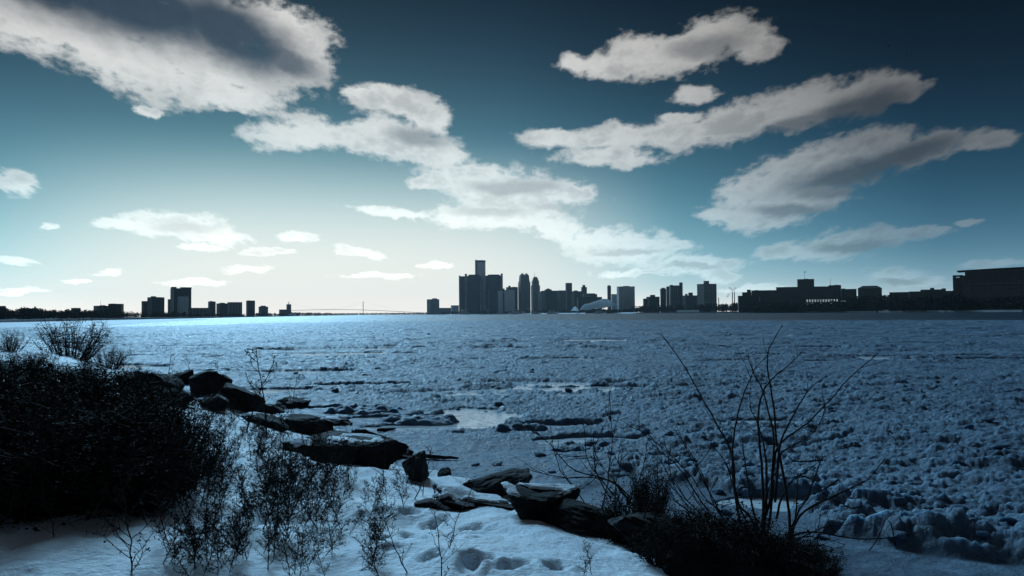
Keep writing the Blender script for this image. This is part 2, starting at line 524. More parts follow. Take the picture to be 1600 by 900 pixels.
def ground_hit(px, py, fn=None):
    d = ray(px, py); s = np.concatenate([np.arange(1.5, 30, 0.02), np.arange(30, 160, 0.15)])
    k = s / d.y; x, y, z = d.x * k, d.y * k, CAM_H + d.z * k
    hit = z < np.maximum((fn or bank_base)(x, y), -0.02)
    i = int(np.argmax(hit)) if hit.any() else len(s) - 1
    return Vector((x[i], y[i], z[i]))


feet = [(ground_hit(a, b_), math.radians(60 + c)) for a, b_, c in FOOT]


def bank(x, y):
    z = bank_base(x, y)
    for p, an in feet:
        dx, dy = x - p.x, y - p.y
        c_, s_ = math.cos(an), math.sin(an)
        q = np.hypot((dx * c_ + dy * s_) / 0.135, (-dx * s_ + dy * c_) / 0.075)
        q = q + 0.32 * fbm(x * 7, y * 7, 3, 77) + 0.25 * vn(x * 2.3, y * 2.3, 79)
        z = z - 0.045 * ss(1.15 - q, 0, 0.55) + 0.010 * np.exp(-((q - 1.45) / 0.28) ** 2)
    return z


na, nr_ = 640, 430
th = np.radians(np.linspace(-50, 50, na)); rr = np.exp(np.linspace(math.log(3.0), math.log(95), nr_))
R, T = np.meshgrid(rr, th, indexing='ij'); X, Y = R * np.sin(T), R * np.cos(T)
Z = bank(X, Y)
keep = (Z[:-1, :-1] > -0.6) | (Z[1:, 1:] > -0.6)
tag(grid_object('snow_bank', np.stack([X, Y, Z], -1), keep, M['snow']), kind='structure')
mb = MB(); mb.quad((-60, -30, 1.45), (12, -30, 1.45), (8, 1.5, 1.45), (2.0, 3.2, 1.45), (-2.0, 3.2, 1.45), (-60, 8, 1.45))
tag(mb.build('ground', M['snow']), kind='structure')

# ------------------------------------------------------------------ river, brash ice
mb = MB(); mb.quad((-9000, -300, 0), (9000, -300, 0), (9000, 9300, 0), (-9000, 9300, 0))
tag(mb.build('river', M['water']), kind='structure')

EDGE = [pl(*q) for q in ((985, 742), (1040, 758), (1110, 768), (1180, 780), (1250, 812), (1310, 843), (1400, 862), (1500, 878), (1600, 888), (1700, 896))]
POOLS = [(728, 655, 1.5, 2.4), (700, 668, 2.4, 0.7), (655, 655, 2.6, 0.5), (930, 690, 1.4, 0.6), (880, 668, 1.2, 0.6), (425, 612, 2.2, 1.2), (1185, 663, 1.4, 0.8), (470, 582, 3.0, 1.2), (575, 603, 2.6, 0.8), (915, 608, 2.5, 1.0), (1120, 742, 0.9, 0.25), (1230, 790, 0.9, 0.5), (540, 640, 1.8, 0.3)]
POOLS = [(pl(a, b_), w, h) for a, b_, w, h in POOLS]


def ice_height(x, y):
    r = np.hypot(x, y)
    wx = x + 0.22 * fbm(x * 1.1, y * 1.1, 3, 51); wy = y + 0.22 * fbm(x * 1.1 + 40, y * 1.1, 3, 57)
    rough = ss(fbm(x * 0.10, y * 0.16, 3, 61), -0.25, 0.40)          # jumbled belts and flatter slush
    near = ss(-r, -20, -11) * ss(x, 0.5, 3.0)
    f1, f2, idn, ox, oy = worley(wx * 0.42, wy * 0.60, 71)             # flat plates with broken edges
    z = (0.01 + 0.075 * idn ** 2) * ss(f2 - f1, 0.03, 0.10) + (ox * (idn - 0.5) * 0.10 + oy * (idn - 0.4) * 0.08) * ss(f2 - f1, 0.02, 0.1)
    g1, g2, gid, ox, oy = worley(wx * 1.5 + 9, wy * 1.9, 83)
    z += ((gid ** 3) * 0.085 + (ox * (gid - .5) * .14 + oy * .06) * (gid > .62)) * ss(g2 - g1, 0.03, 0.13) * (0.3 + 0.7 * rough)
    g1, g2, gd2, ox, oy = worley(wx * 2.4 - 5, wy * 2.8, 87)
    z += (gd2 ** 2) * (0.055 * rough + 0.06 * near) * np.sqrt(np.clip(1 - (g1 / 0.62) ** 2, 0, 1))   # rounded lumps in the belts
    k1, k2, kid, ox, oy = worley(wx * 5.2, wy * 6.2, 89)
    z += kid ** 2 * 0.05 * ss(k2 - k1, 0.05, 0.3) * (r < 90)
    z += 0.05 * fbm(x * 8.5, y * 9.5, 4, 91, 0.65) * ss(-r, -70, -25)
    z += 0.06 * fbm(x * 2.2, y * 2.6, 4, 93, 0.6) + 0.05 * fbm(x * 0.3, y * 0.42, 3, 97)
    rid = 1 - np.abs(fbm(x * 0.16 + 3, y * 0.34, 3, 101)); z += 0.11 * np.clip(rid - 0.80, 0, 1) / 0.20 * rough * (0.6 + 0.4 * gid)
    l1, l2, lid, ox, oy = worley(wx * 0.26, wy * 0.40, 95); z += (lid ** 2) * 0.18 * ss(l2 - l1, 0.0, 0.25) * ss(r, 35, 80)
    z += 0.055 - 0.08 * ss(r, 90, 260)
    # low fast-ice shelf between the shore and the sheared edge of the pack
    side = poly_sd(x, y, EDGE + [(60, 40), (60, -20), (0, -20), (0, 12)])
    shelf = ss(side, -0.22, 0.06) 
    lip = np.exp(-((side + 0.75) / 0.75) ** 2) * 0.14 * (side < 0)
    z = z + lip * (0.6 + 0.6 * gid + 0.35 * fbm(x * 5, y * 5, 4, 109, .65))
    z = z * (1 - shelf) + shelf * (0.035 + 0.03 * fbm(x * 2.1, y * 2.1, 3, 107))
    # slush close to the rocks is smoother
    sd = -poly_sd(x, y, SHORE)
    calm = (1 - ss(sd, 1.0, 6.5)) * (1 - ss(x, 0.5, 3.0))
    z = z * (1 - 0.72 * calm) + 0.05 * calm
    # pools of open water
    for (cx, cy), w, h in POOLS:
        q = np.hypot((x - cx) / w, (y - cy) / h) + 0.45 * fbm(x * 1.3, y * 1.7, 3, 113)
        z = z - 0.35 * (1 - ss(q, 0.75, 1.15))
    leads = fbm(x * 0.07, y * 0.22, 4, 127)                            # thin leads farther out
    z = z - 0.25 * ss(leads, 0.34, 0.44) * ss(r, 22, 45)
    edge = 330 + 70 * fbm(x * 0.008, y * 0.008, 3, 131) - 90 * ss(x, 20, 160) - 40 * ss(-x, 60, 160)
    z = z - 0.6 * ss(r, edge - 12, edge + 12)
    return np.maximum(z, -0.25)


na, nr_ = 900, 900
th = np.radians(np.linspace(-44, 44, na)); rr = np.exp(np.linspace(math.log(8.0), math.log(430), nr_))
R, T = np.meshgrid(rr, th, indexing='ij'); X, Y = R * np.sin(T), R * np.cos(T)
Z = ice_height(X, Y)
bz = bank_base(X, Y)
keep = ((Z[:-1, :-1] > -0.05) | (Z[1:, 1:] > -0.05) | (Z[:-1, 1:] > -0.05)) & (bz[:-1, :-1] < 0.5)
ice = grid_object('brash_ice', np.stack([X, Y, Z], -1), keep, M['ice'])
tag(ice, 'blue grey brash ice jumbled across the whole river', 'ice', kind='stuff')

# smooth snow-covered ice along the far bank on the left
mb = MB()
mb.prism([pl(-260, 517), pl(0, 512.5), pl(60, 511.6), pl(160, 508.5), pl(230, 504.2), pl(330, 499), pl(300, 498.2), pl(0, 504.0), pl(-260, 508)], -0.1, 0.05)
tag(mb.build('shelf_ice', M['snow']), 'smooth snow covered ice along the left far bank', 'ice', kind='structure')
# ------------------------------------------------------------------ rocks of the shore
def cube_sphere(n):
    vs, fs, key = [], [], {}
    def vid(p):
        k = tuple(round(c, 5) for c in p)
        if k not in key: key[k] = len(vs); vs.append(Vector(p))
        return key[k]
    for ax in range(3):
        for sg in (-1, 1):
            for i in range(n):
                for j in range(n):
                    q = []
                    for a, b_ in ((i, j), (i + 1, j), (i + 1, j + 1), (i, j + 1)):
                        p = [0, 0, 0]; p[ax] = sg; p[(ax + 1) % 3] = 2 * a / n - 1; p[(ax + 2) % 3] = 2 * b_ / n - 1
                        q.append(vid(p))
                    fs.append(tuple(q if sg > 0 else q[::-1]))
    return vs, fs


CS_V, CS_F = cube_sphere(12)
CS_FINE = cube_sphere(22)


def rock_mesh(name, dim, seed, power=4.0, cuts=7, amp=0.10, src=(CS_V, CS_F)):
    """angular block: a superellipsoid of the given size, sliced by a few planes and roughened"""
    rr_ = random.Random(seed); pts = []
    off = Vector((seed * 1.7, seed * 0.9, seed * 2.3))
    planes = []
    for _ in range(cuts):
        nrm = Vector((rr_.uniform(-1, 1), rr_.uniform(-1, 1), rr_.uniform(-0.5, 1))).normalized()
        planes.append((nrm, rr_.uniform(0.52, 0.88)))
    for v in src[0]:
        l = (abs(v.x) ** power + abs(v.y) ** power + abs(v.z) ** power) ** (1 / power)
        p = v / l
        for nrm, dd in planes:
            e = p.dot(nrm) - dd * (abs(nrm.x) + abs(nrm.y) + abs(nrm.z)) * 0.72
            if e > 0: p = p - nrm * e * 0.92
        d = mnoise.fractal(p * 1.3 + off, 0.9, 2.1, 4) * amp + mnoise.fractal(p * 5 + off, 0.9, 2.1, 3) * amp * 0.35
        p = p * (1 + d + (mnoise.fractal(p * 11 + off, 0.8, 2.1, 3) * amp * 0.3 if src is CS_FINE else 0))
        pts.append((p.x * dim[0] / 2, p.y * dim[1] / 2, p.z * dim[2] / 2))
    me = bpy.data.meshes.new(name); me.from_pydata(pts, [], src[1]); me.update()
    me.polygons.foreach_set('use_smooth', [True] * len(me.polygons))
    me.set_sharp_from_angle(angle=math.radians(28))
    return me


def snow_cap(rock, me, seed, lo=0.55, thick=0.03, zmin=-1e9, side=None):
    """settled snow on the upward faces of a rock"""
    n = len(me.vertices); co = np.empty(n * 3); me.vertices.foreach_get('co', co); co = co.reshape(-1, 3)
    nr = np.empty(n * 3); me.vertices.foreach_get('normal', nr); nr = nr.reshape(-1, 3)
    Rm = np.array(rock.rotation_euler.to_matrix()); wz = (nr @ Rm.T)[:, 2]
    ok = (wz > lo) & (fbm(co[:, 0] * 2.6 + seed, co[:, 1] * 2.6, 3, seed) > 0.02)
    if side is not None: ok &= (co @ np.array(side)) > 0
    fs = [tuple(p.vertices) for p in me.polygons if sum(ok[i] for i in p.vertices) >= 3]
    if len(fs) < 6: return
    idx = sorted({i for f_ in fs for i in f_}); mp = {i: k for k, i in enumerate(idx)}
    cnt = {}
    for f_ in fs:
        for i in f_: cnt[i] = cnt.get(i, 0) + 1
    vs = [tuple(co[i] + nr[i] * (thick if cnt[i] >= 4 else 0.004)) for i in idx]
    mm = bpy.data.meshes.new('snow_cap'); mm.from_pydata(vs, [], [tuple(mp[i] for i in f_) for f_ in fs]); mm.update()
    mm.polygons.foreach_set('use_smooth', [True] * len(mm.polygons))
    link('snow_cap', mm, M['snow'], rock)['kind'] = 'stuff'


# x0, x1, top, bottom (photo pixels), depth factor, tilt (deg in the picture plane), yaw, power, snow, label
ROCKS = [
 (205, 282, 572, 622, .9, 8, 10, 3.2, 0, 'dark peaked rock at the far end of the shore rocks, beside the thicket'),
 (262, 300, 577, 606, .8, 0, 30, 3.0, 0, 'small dark rock wedged between two bigger shore rocks'),
 (286, 360, 580, 624, .9, 4, -10, 3.0, 0, 'rounded black boulder standing tallest against the ice'),
 (312, 362, 616, 644, .8, 0, 20, 3.2, 1, 'low dark rock with snow in front of the rounded boulder'),
 (345, 424, 600, 648, .9, 22, 12, 3.4, 0, 'dark rock sloping down to the ice, right of the rounded boulder'),
 (422, 482, 616, 646, .9, 14, -14, 5.0, 1, 'wedge of dark rock with a snowy right slope at the ice edge'),
 (408, 520, 640, 676, .8, 6, 8, 5.0, 1, 'flat cracked slab with thin snow behind the long slab'),
 (456, 634, 660, 724, .55, 9, -8, 5.5, 1, 'long dark slab, largest of the shore rocks left of the gap'),
 (545, 645, 664, 712, .5, 24, 12, 6.0, 1, 'thin tilted slab with a white snow strip on its edge'),
 (628, 672, 704, 756, .9, -10, 25, 4.2, 0, 'upright dark chunk of rock standing alone in the snow'),
 (684, 704, 732, 748, .9, 0, 10, 2.8, 0, 'small dark stone poking out of smooth snow'),
 (712, 828, 726, 778, .55, -15, 6, 4.5, 0, 'raised dark slab with a blunt right end pointing at the river'),
 (664, 770, 758, 800, .6, 12, -14, 5.0, 1, 'low dark slab edged with snow strips beside the footprints'),
 (768, 905, 746, 812, .7, 8, 10, 4.0, 1, 'broad dark rock in the middle of the near rock pile'),
 (812, 1010, 768, 834, .6, 13, -6, 4.6, 0, 'big black rock running from the pile into the brush'),
 (930, 1110, 786, 868, .6, 15, 12, 4.6, 0, 'black rock under the leafy dark shrub'),
 (1040, 1230, 832, 925, .7, 10, -10, 4.4, 0, 'black rock at the foot of the tall bare shrub'),
 (1150, 1310, 858, 945, .7, 12, 20, 4.4, 0, 'black rock at the bottom edge, under the bare branches'),
 (246, 300, 604, 634, .6, 8, 0, 4.5, 0, 'dark rock filling the gap below the far rounded boulders'),
 (392, 442, 628, 654, .6, 10, 14, 4.5, 0, 'dark rock between the sloping rock and the wedge'),
 (472, 560, 648, 674, .5, 8, -6, 5.5, 1, 'flat dark slab between the cracked slab and the tilted slab'),
 (596, 654, 688, 712, .5, 16, 4, 5.0, 0, 'dark broken edge at the right end of the long slab'),
 (376, 452, 642, 668, .6, 8, 6, 5.0, 1, 'thin flat slab with snow left of the cracked slab'),
 (440, 512, 690, 712, .5, 6, -12, 5.5, 0, 'low dark ledge at the left end of the long slab'),
 (556, 640, 694, 716, .5, 10, 16, 5.5, 1, 'narrow ledge of rock right of the long slab'),
 (700, 800, 768, 792, .5, 10, 10, 6.0, 1, 'thin flat slab half under snow before the raised slab'),
 (640, 700, 778, 798, .6, 6, -8, 5.0, 0, 'low dark rock at the left tip of the near rock pile'),
 (880, 960, 800, 838, .6, 18, 8, 5.0, 0, 'dark rock at the snow edge under the big black rock'),
 (858, 884, 810, 826, .9, 0, 12, 2.8, 0, 'small dark stone half buried in snow before the rock pile'),
]
for i, (x0, x1, yt, yb, df, tl, yw, pw, sn, lab) in enumerate(ROCKS):
    cx = (x0 + x1) / 2
    base = ground_hit(cx, yb)
    depth = base.y * (1.0 + 0.02)
    w = (x1 - x0) / F * depth * 1.03; h = (yb - yt) / F * depth * 1.22
    tlr = math.radians(tl)
    hh = max(0.35 * h, (h - abs(math.sin(tlr)) * w * 0.9)) if abs(tl) > 5 else h
    me = rock_mesh('rock', (w, w * df + 0.15, hh), 11 + i, pw + 2.0, 12, 0.11, CS_FINE)
    o = link('rock', me, M['rock'])
    ctr = at(cx, (yt + yb) / 2, depth + w * df * 0.3)
    o.location = (ctr.x, ctr.y, ctr.z - 0.05 * h)
    o.rotation_euler = (math.radians(rnd.uniform(-4, 6)), tlr, math.radians(yw))
    tag(o, lab, 'rock', 'rocks along the shore')
    if sn: snow_cap(o, me, 100 + i, 0.78, 0.02)

# ------------------------------------------------------------------ larger ice floes
def floe_mesh(seed, L, W, H, lumps=1.0):
    """irregular cake of refrozen brash: lumpy top, undercut dark front"""
    na_, nr2 = 72, 22
    q = np.linspace(0, 2 * math.pi, na_, endpoint=False)
    out = 1 + 0.28 * fbm(np.cos(q) * 1.7 + seed, np.sin(q) * 1.7, 3, seed)
    vs, fs = [], []
    prof = [(0.02 + 0.96 * (k / (nr2 - 1)), None) for k in range(nr2)]
    for k, (s_, _) in enumerate(prof):
        x = np.cos(q) * out * s_ * L / 2; y = np.sin(q) * out * s_ * W / 2
        top = H * (1 - s_ ** 5) ** 0.6
        z = top * (0.75 + 0.25 * fbm(x * 0.8, y * 0.8, 2, seed + 3))
        g1, g2, gid, _, _ = worley(x * 3.1 + seed, y * 3.1, seed + 8)
        z = z + lumps * (0.16 * gid ** 1.5 * np.sqrt(np.clip(1 - (g1 / .62) ** 2, 0, 1)) + 0.05 * fbm(x * 6, y * 6, 3, seed + 5)) * (0.4 + 0.6 * (s_ < 0.93)) * min(1.0, H / 0.3 + .3)
        vs += list(zip(x, y, z))
    for s_, z_ in ((1.0, 0.10), (0.95, -0.12)):
        vs += list(zip(np.cos(q) * out * s_ * L / 2, np.sin(q) * out * s_ * W / 2, np.full(na_, z_ if s_ < 1 else H * 0.25)))
    n = nr2 + 2
    for k in range(n - 1):
        for i in range(na_):
            j = (i + 1) % na_
            fs.append((k * na_ + i, (k + 1) * na_ + i, (k + 1) * na_ + j, k * na_ + j))
    fs.append(tuple(range(na_)))
    me = bpy.data.meshes.new('ice_floe'); me.from_pydata([tuple(map(float, v)) for v in vs], [], fs); me.update()
    me.polygons.foreach_set('use_smooth', [True] * len(me.polygons))
    return me


FLOES = [  # x0, x1, top, base (photo px), length/width ratio, yaw, label
 (500, 632, 624, 650, .45, 4, 'long ice floe with a shadowed front edge off the shore rocks'),
 (583, 716, 638, 664, .55, -4, 'broad lumpy ice floe beside the bright pool of water'),
 (850, 962, 680, 708, .40, 12, 'long narrow ice floe with a dark underside by the bramble stems'),
 (766, 858, 650, 678, .50, 3, 'heaped ice floe right of the bright pool of water'),
 (985, 1082, 692, 722, .40, 5, 'flat ice floe behind the leafy dark shrub'),
 (930, 990, 722, 748, .60, 0, 'rounded ice block close to the shore behind the bramble stems'),
 (1284, 1335, 796, 834, .7, 0, 'big rounded ice block right of the bare shrub'),
 (1390, 1460, 742, 768, .5, -5, 'pair of knobbly ice blocks frozen together on the right'),
 (1436, 1500, 778, 806, .6, 5, 'smooth round ice dome in the lower right ice field'),
 (1530, 1620, 818, 860, .6, 8, 'pale slab of ice at the right edge of the picture'),
 (1150, 1215, 742, 776, .6, 0, 'ice block seen through the stems of the bare shrub'),
 (1480, 1545, 690, 708, .5, 0, 'low ice hummock in the dark ice on the right'),
 (1062, 1150, 655, 672, .4, 0, 'low ice floe left of the bare shrub stems'),
]
for i, (x0, x1, yt, yb, ra, yw, lab) in enumerate(FLOES):
    cx = (x0 + x1) / 2; p = on_z(cx, yb, 0.02)
    w = (x1 - x0) / F * p.y
    h = max(0.12, min(0.42, (yb - yt) / F * p.y * 0.42))
    o = link('ice_floe', floe_mesh(200 + i * 3, w, max(w * ra, 0.5), h), M['ice'])
    o.location = (p.x, p.y + w * ra * 0.5, 0.0); o.rotation_euler = (math.radians(rnd.uniform(-2, 3)), math.radians(rnd.uniform(-4, 4)), math.radians(yw))
    tag(o, lab, 'ice floe', 'large ice floes near the shore')

# loose lumps: a few shapes, copied
lump_meshes = [rock_mesh('ice_lump', (1, 0.8, 0.62), 300 + k, 2.6, 5, 0.16) for k in range(5)]
for me in lump_meshes: me.materials.append(M['ice'])
lr = random.Random(5)
n = 0
while n < 100:
    px = lr.uniform(430, 1620); py = 520 + 375 * lr.random() ** 1.5
    p = on_z(px, py, 0.05)
    A = np.array([p.x]), np.array([p.y])
    if bank_base(*A)[0] > -0.3: continue
    hz = ice_height(*A)[0]
    if hz < 0.03: continue
    o = link('ice_lump', lump_meshes[n % 5])
    s = lr.uniform(0.12, 0.28) * (1 + p.y / 80)
    o.scale = (s, s, s * lr.uniform(0.5, 0.9)); o.location = (p.x, p.y, hz + 0.08 * s)
    o.rotation_euler = (lr.uniform(-.4, .4), lr.uniform(-.4, .4), lr.uniform(0, 6.3))
    z_ = 0 if py > 690 and px > 1060 else 1 if py > 640 else 2
    tag(o, ('loose ice lump in the rough ice behind and right of the bare shrub', 'loose ice lump in the slush not far off the shore rocks', 'loose ice lump far out on the frozen river')[z_], 'ice lump', ('ice lumps behind the bare shrub', 'ice lumps off the shore rocks', 'ice lumps far out')[z_])
    n += 1

# ------------------------------------------------------------------ plants
def jitter_line(p0, p1, n, amt, r_, bend=0.0):
    p0, p1 = Vector(p0), Vector(p1); L = (p1 - p0).length
    pts = []
    bz = Vector((r_.uniform(-1, 1), r_.uniform(-1, 1), 0)) * bend * L
    for i in range(n + 1):
        q = i / n
        j = Vector((r_.uniform(-1, 1), r_.uniform(-1, 1), r_.uniform(-1, 1))) * amt * L * (1 if 0 < i else 0)
        pts.append(p0.lerp(p1, q) + bz * math.sin(math.pi * q) + j)
    return pts


def leaf(mb, p, size, r_):
    d = Vector((r_.gauss(0, 1), r_.gauss(0, 1), r_.gauss(0, .7))).normalized()
    s = d.cross(Vector((r_.gauss(0, 1), r_.gauss(0, 1), r_.gauss(0, 1)))).normalized()
    p = Vector(p); u = s.cross(d) * size * 0.18
    mb.quad(p, p + d * size * .5 + s * size * .32 + u, p + d * size + u * 0.4, p + d * size * .5 - s * size * .32 + u)


def weed_meshes(seed, h=1.0, nb=14, leafy=1.0, lean=0.12):
    """dry flowering weed: curved stem, rising side twigs, withered leaves and seed heads"""
    r_ = random.Random(seed); st, lf = MB(), MB()
    top = Vector((r_.uniform(-lean, lean) * 2, r_.uniform(-lean, lean) * 2, h))
    main = jitter_line((0, 0, -0.06), top, 9, 0.012, r_, 0.06)
    st.tube(main, [0.009 * (1 - 0.75 * i / 9) + 0.002 for i in range(10)], 4)
    for k in range(nb):
        q = 0.05 + 0.92 * (k + r_.random()) / nb
        f_ = q * 9; i = min(8, int(f_)); p = main[i].lerp(main[i + 1], f_ - i)
        a = r_.uniform(0, 6.283); L = h * (0.36 * (1.05 - q) ** .7 + 0.08) * (0.5 + min(q, .25) * 2) * r_.uniform(0.6, 1.3)
        e = p + Vector((math.cos(a) * L * 0.75, math.sin(a) * L * 0.75, L * r_.uniform(0.45, 0.95)))
        br = jitter_line(p, e, 4, 0.04, r_, 0.10)
        st.tube(br, [0.0058, 0.005, 0.0042, 0.0034, 0.002], 3)
        for m_ in range(r_.randint(3, 6)):
            t_ = r_.uniform(0.3, 1.0) * 4; i2 = min(3, int(t_)); p2 = br[i2].lerp(br[i2 + 1], t_ - i2)
            e2 = p2 + Vector((r_.uniform(-1, 1), r_.uniform(-1, 1), r_.uniform(0.1, 1.1))) * L * 0.28
            st.tube([p2, p2.lerp(e2, .5) + Vector((0, 0, .006)), e2], [0.0036, 0.003, 0.0018], 3)
            for _ in range(int(r_.randint(2, 5) * leafy)): leaf(lf, e2 + Vector((r_.gauss(0, 1), r_.gauss(0, 1), r_.gauss(0, 1))) * 0.008, r_.uniform(0.014, 0.034), r_)
        for _ in range(int(4 * leafy)): leaf(lf, br[r_.randint(1, 4)], r_.uniform(0.016, 0.036), r_)
    return st.mesh('stem'), lf.mesh('seed_heads')


def bush_meshes(seed, h=1.0, w=1.0, stems=34, leaves=10, fill=1.0):
    """dense tangle of twigs with withered leaves"""
    r_ = random.Random(seed); st, lf = MB(), MB()
    for k in range(stems):
        a = r_.uniform(0, 6.283); q = math.sqrt(r_.random()); hh = h * r_.uniform(0.55, 1.05) * (1 - 0.35 * q * q)
        b0 = Vector((math.cos(a) * q * w * 0.26, math.sin(a) * q * w * 0.26, -0.08)); e = Vector((math.cos(a) * q * w * 0.62, math.sin(a) * q * w * 0.62, hh))
        ln = jitter_line(b0, e, 7, 0.02, r_, 0.10)
        st.tube(ln, [0.011 * (1 - 0.8 * i / 7) + 0.0015 for i in range(8)], 4)
        for m_ in range(11):
            t_ = r_.uniform(0.06, 1.0) * 7; i = min(6, int(t_)); p = ln[i].lerp(ln[i + 1], t_ - i)
            L = r_.uniform(0.12, 0.36) * h
            e2 = p + Vector((r_.gauss(0, .7), r_.gauss(0, .7), r_.uniform(-0.2, 0.9))).normalized() * L
            br = jitter_line(p, e2, 3, 0.06, r_, 0.1)
            st.tube(br, [0.0045, 0.0035, 0.0025, 0.0013], 3)
            for _ in range(int(leaves * fill)): leaf(lf, br[r_.randint(0, 3)] + Vector((r_.gauss(0, 1), r_.gauss(0, 1), r_.gauss(0, 1))) * 0.035, r_.uniform(0.018, 0.046), r_)
    return st.mesh('stem'), lf.mesh('foliage')


def plant(name, meshes, part2, loc, sc_, rz, label, cat, group=None, zs=1.0):
    e = empty(name, loc, rz); e.scale = (sc_, sc_, sc_ * zs)
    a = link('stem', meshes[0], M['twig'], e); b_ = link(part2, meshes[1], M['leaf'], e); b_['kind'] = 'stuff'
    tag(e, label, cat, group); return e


weeds = [weed_meshes(400 + k, 1.0, 18 + k % 5, 1.5) for k in range(8)]
bushes = [bush_meshes(500 + k, 1.0, 1.15, 52, 12) for k in range(3)]
bare = [bush_meshes(580 + k, 1.0, 1.4, 46, 3) for k in range(2)]
thin = [weed_meshes(450 + k, 1.0, 8, 0.6, 0.2) for k in range(4)]
pr = random.Random(31)

# the dense dark thicket at the left edge
THICKET = [  # base px, base py, height m, width factor, label
 (-60, 792, 1.35, 1.2, 'dense black bush cut off by the left picture edge, nearest to the snow'),
 (40, 800, 1.28, 1.1, 'dense black bush at the bottom of the left thicket'),
 (135, 794, 1.20, 1.1, 'dense black bush at the front right foot of the left thicket'),
 (-20, 740, 1.45, 1.3, 'tall black bush behind the front bush at the left picture edge'),
 (95, 738, 1.40, 1.2, 'tall black bush in the middle of the left thicket'),
 (195, 752, 0.80, 1.0, 'dark bush where the left thicket thins out over the snow'),
 (20, 690, 1.35, 1.3, 'dark bush at the back of the left thicket below the snow patch'),
 (150, 690, 1.15, 1.2, 'dark bush at the back right of the left thicket'),
 (230, 706, 0.70, 0.9, 'low dark bush on the right side of the left thicket'),
 (-40, 650, 1.30, 1.6, 'dark bush behind the thicket along the left picture edge'),
 (90, 645, 1.10, 1.6, 'low dark bush under the snowy crest on the left'),
]
for i, (px, py, h, w, lab) in enumerate(THICKET):
    p = ground_hit(px, py, bank_base)
    h *= 0.72
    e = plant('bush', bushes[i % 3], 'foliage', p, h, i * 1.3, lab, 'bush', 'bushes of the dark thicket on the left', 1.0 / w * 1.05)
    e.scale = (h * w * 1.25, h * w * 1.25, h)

for i, (px, py, h, w, lab) in enumerate([
 (30, 582, .55, 1.8, 'low scrub on the left crest behind the thicket'), (120, 596, .5, 1.8, 'low scrub right of the scrub on the left crest'), (205, 606, .55, 1.5, 'low scrub before the far peaked rock'),
 (215, 800, .6, 1.0, 'loose scrub at the lower right end of the thicket')]):
    p = ground_hit(px, py, bank_base)
    e = plant('bush', bushes[(i + 1) % 3], 'foliage', p, h, i * 1.7, lab, 'bush'); e.scale = (h * w, h * w, h)
for i in range(60):
    px, py = pr.uniform(-40, 290), pr.uniform(640, 812)
    p = ground_hit(px, py, bank_base)
    e = plant('weed', weeds[(i * 5) % 8], 'seed_heads', p, pr.uniform(0.6, 1.0), 0, 'dry stalk rising out of the dark thicket on the left', 'weed', 'stalks rising out of the thicket')
    e.rotation_euler = (pr.gauss(0, .28), pr.gauss(0, .28), pr.uniform(0, 6.28))

for i, (px, py, h, w, lab) in enumerate([
 (252, 762, .62, 1.1, 'bare twiggy bush on the right flank of the thicket, nearest the weeds'), (278, 700, .6, 1.2, 'bare twiggy bush between thicket and long slab'), (245, 650, .62, 1.3, 'bare twiggy bush below the far peaked rock'),
 (190, 640, .7, 1.3, 'bare twiggy bush on top of the thicket'), (200, 800, .5, 1.2, 'bare twiggy bush at the lower right foot of the thicket'), (305, 745, .5, 1.1, 'bare twiggy bush at the left rim of the weed patch')]):
    p = ground_hit(px, py, bank_base)
    e = plant('bush', bare[i % 2], 'foliage', p, h, i * 1.9, lab, 'bush'); e.scale = (h * w, h * w, h)

# scattered low bushes that darken the slope between thicket and rocks
for i, (px, py, h, lab) in enumerate([
 (110, 558, 2.0, 'far bare bush with upright twigs against the bright river ice'),
 (170, 576, 1.1, 'dark rounded bush on the crest right of the far bare bush'),
 (15, 548, 0.7, 'low dark bush on the crest at the left picture edge'),
 (60, 592, 0.6, 'dark brush strip between two snow patches on the left crest')]):
    p = ground_hit(px, py, bank_base)
    e = plant('bush', bush_meshes(540 + i, 1.0, 1.5, 60 if i == 0 else 44, 3 if i == 0 else 9), 'foliage', p, h, i, lab, 'bush')

# dry weeds standing in the snow
WEED_SPOTS = []
WEED_SPOTS += [(pr.uniform(250, 610), pr.uniform(850, 908)) for _ in range(26)] + [(pr.uniform(480, 640), pr.uniform(740, 850)) for _ in range(14)]
while len(WEED_SPOTS) < 215:
    px, py = pr.uniform(110, 610), pr.uniform(625, 900)
    a = (px - 325) / 255; b_ = (py - 775) / 130
    if a * a + b_ * b_ > pr.uniform(0.5, 1.25): continue
    if px < 300 and py > 800: continue
    WEED_SPOTS.append((px, py))
for i, (px, py) in enumerate(sorted(WEED_SPOTS, key=lambda q: q[1])):
    p = ground_hit(px, py, bank_base)
    if p.z < 0.2: continue
    zone = 0 if px < 270 else 1 if py < 690 else 2 if px > 470 and py > 800 else 3 if px > 470 else 4 if py > 840 else 5
    lab, grp = (('dry weed at the thin right fringe of the dark thicket', 'weeds fringing the thicket'), ('dry weed growing among the snow right behind the shore rocks', 'weeds behind the shore rocks'),
                ('dry weed at the lower right rim of the weed patch, next to the footprints', 'weeds next to the footprints'), ('dry weed in the snow below the long dark slab', 'weeds below the long slab'),
                ('dry weed with dark seed heads along the bottom edge, left of the footprints', 'weeds along the bottom edge'), ('dry weed with dark seed heads in the middle of the weed patch', 'weeds in the middle of the weed patch'))[zone]
    e = plant('weed', weeds[i % 8], 'seed_heads', p, pr.uniform(0.30, 0.62) * (0.62 if py > 848 or px > 520 else 1), pr.uniform(0, 6.28), lab, 'weed', grp)
    e.rotation_euler = (pr.gauss(0, .26), pr.gauss(0.12, .28), pr.uniform(0, 6.28))
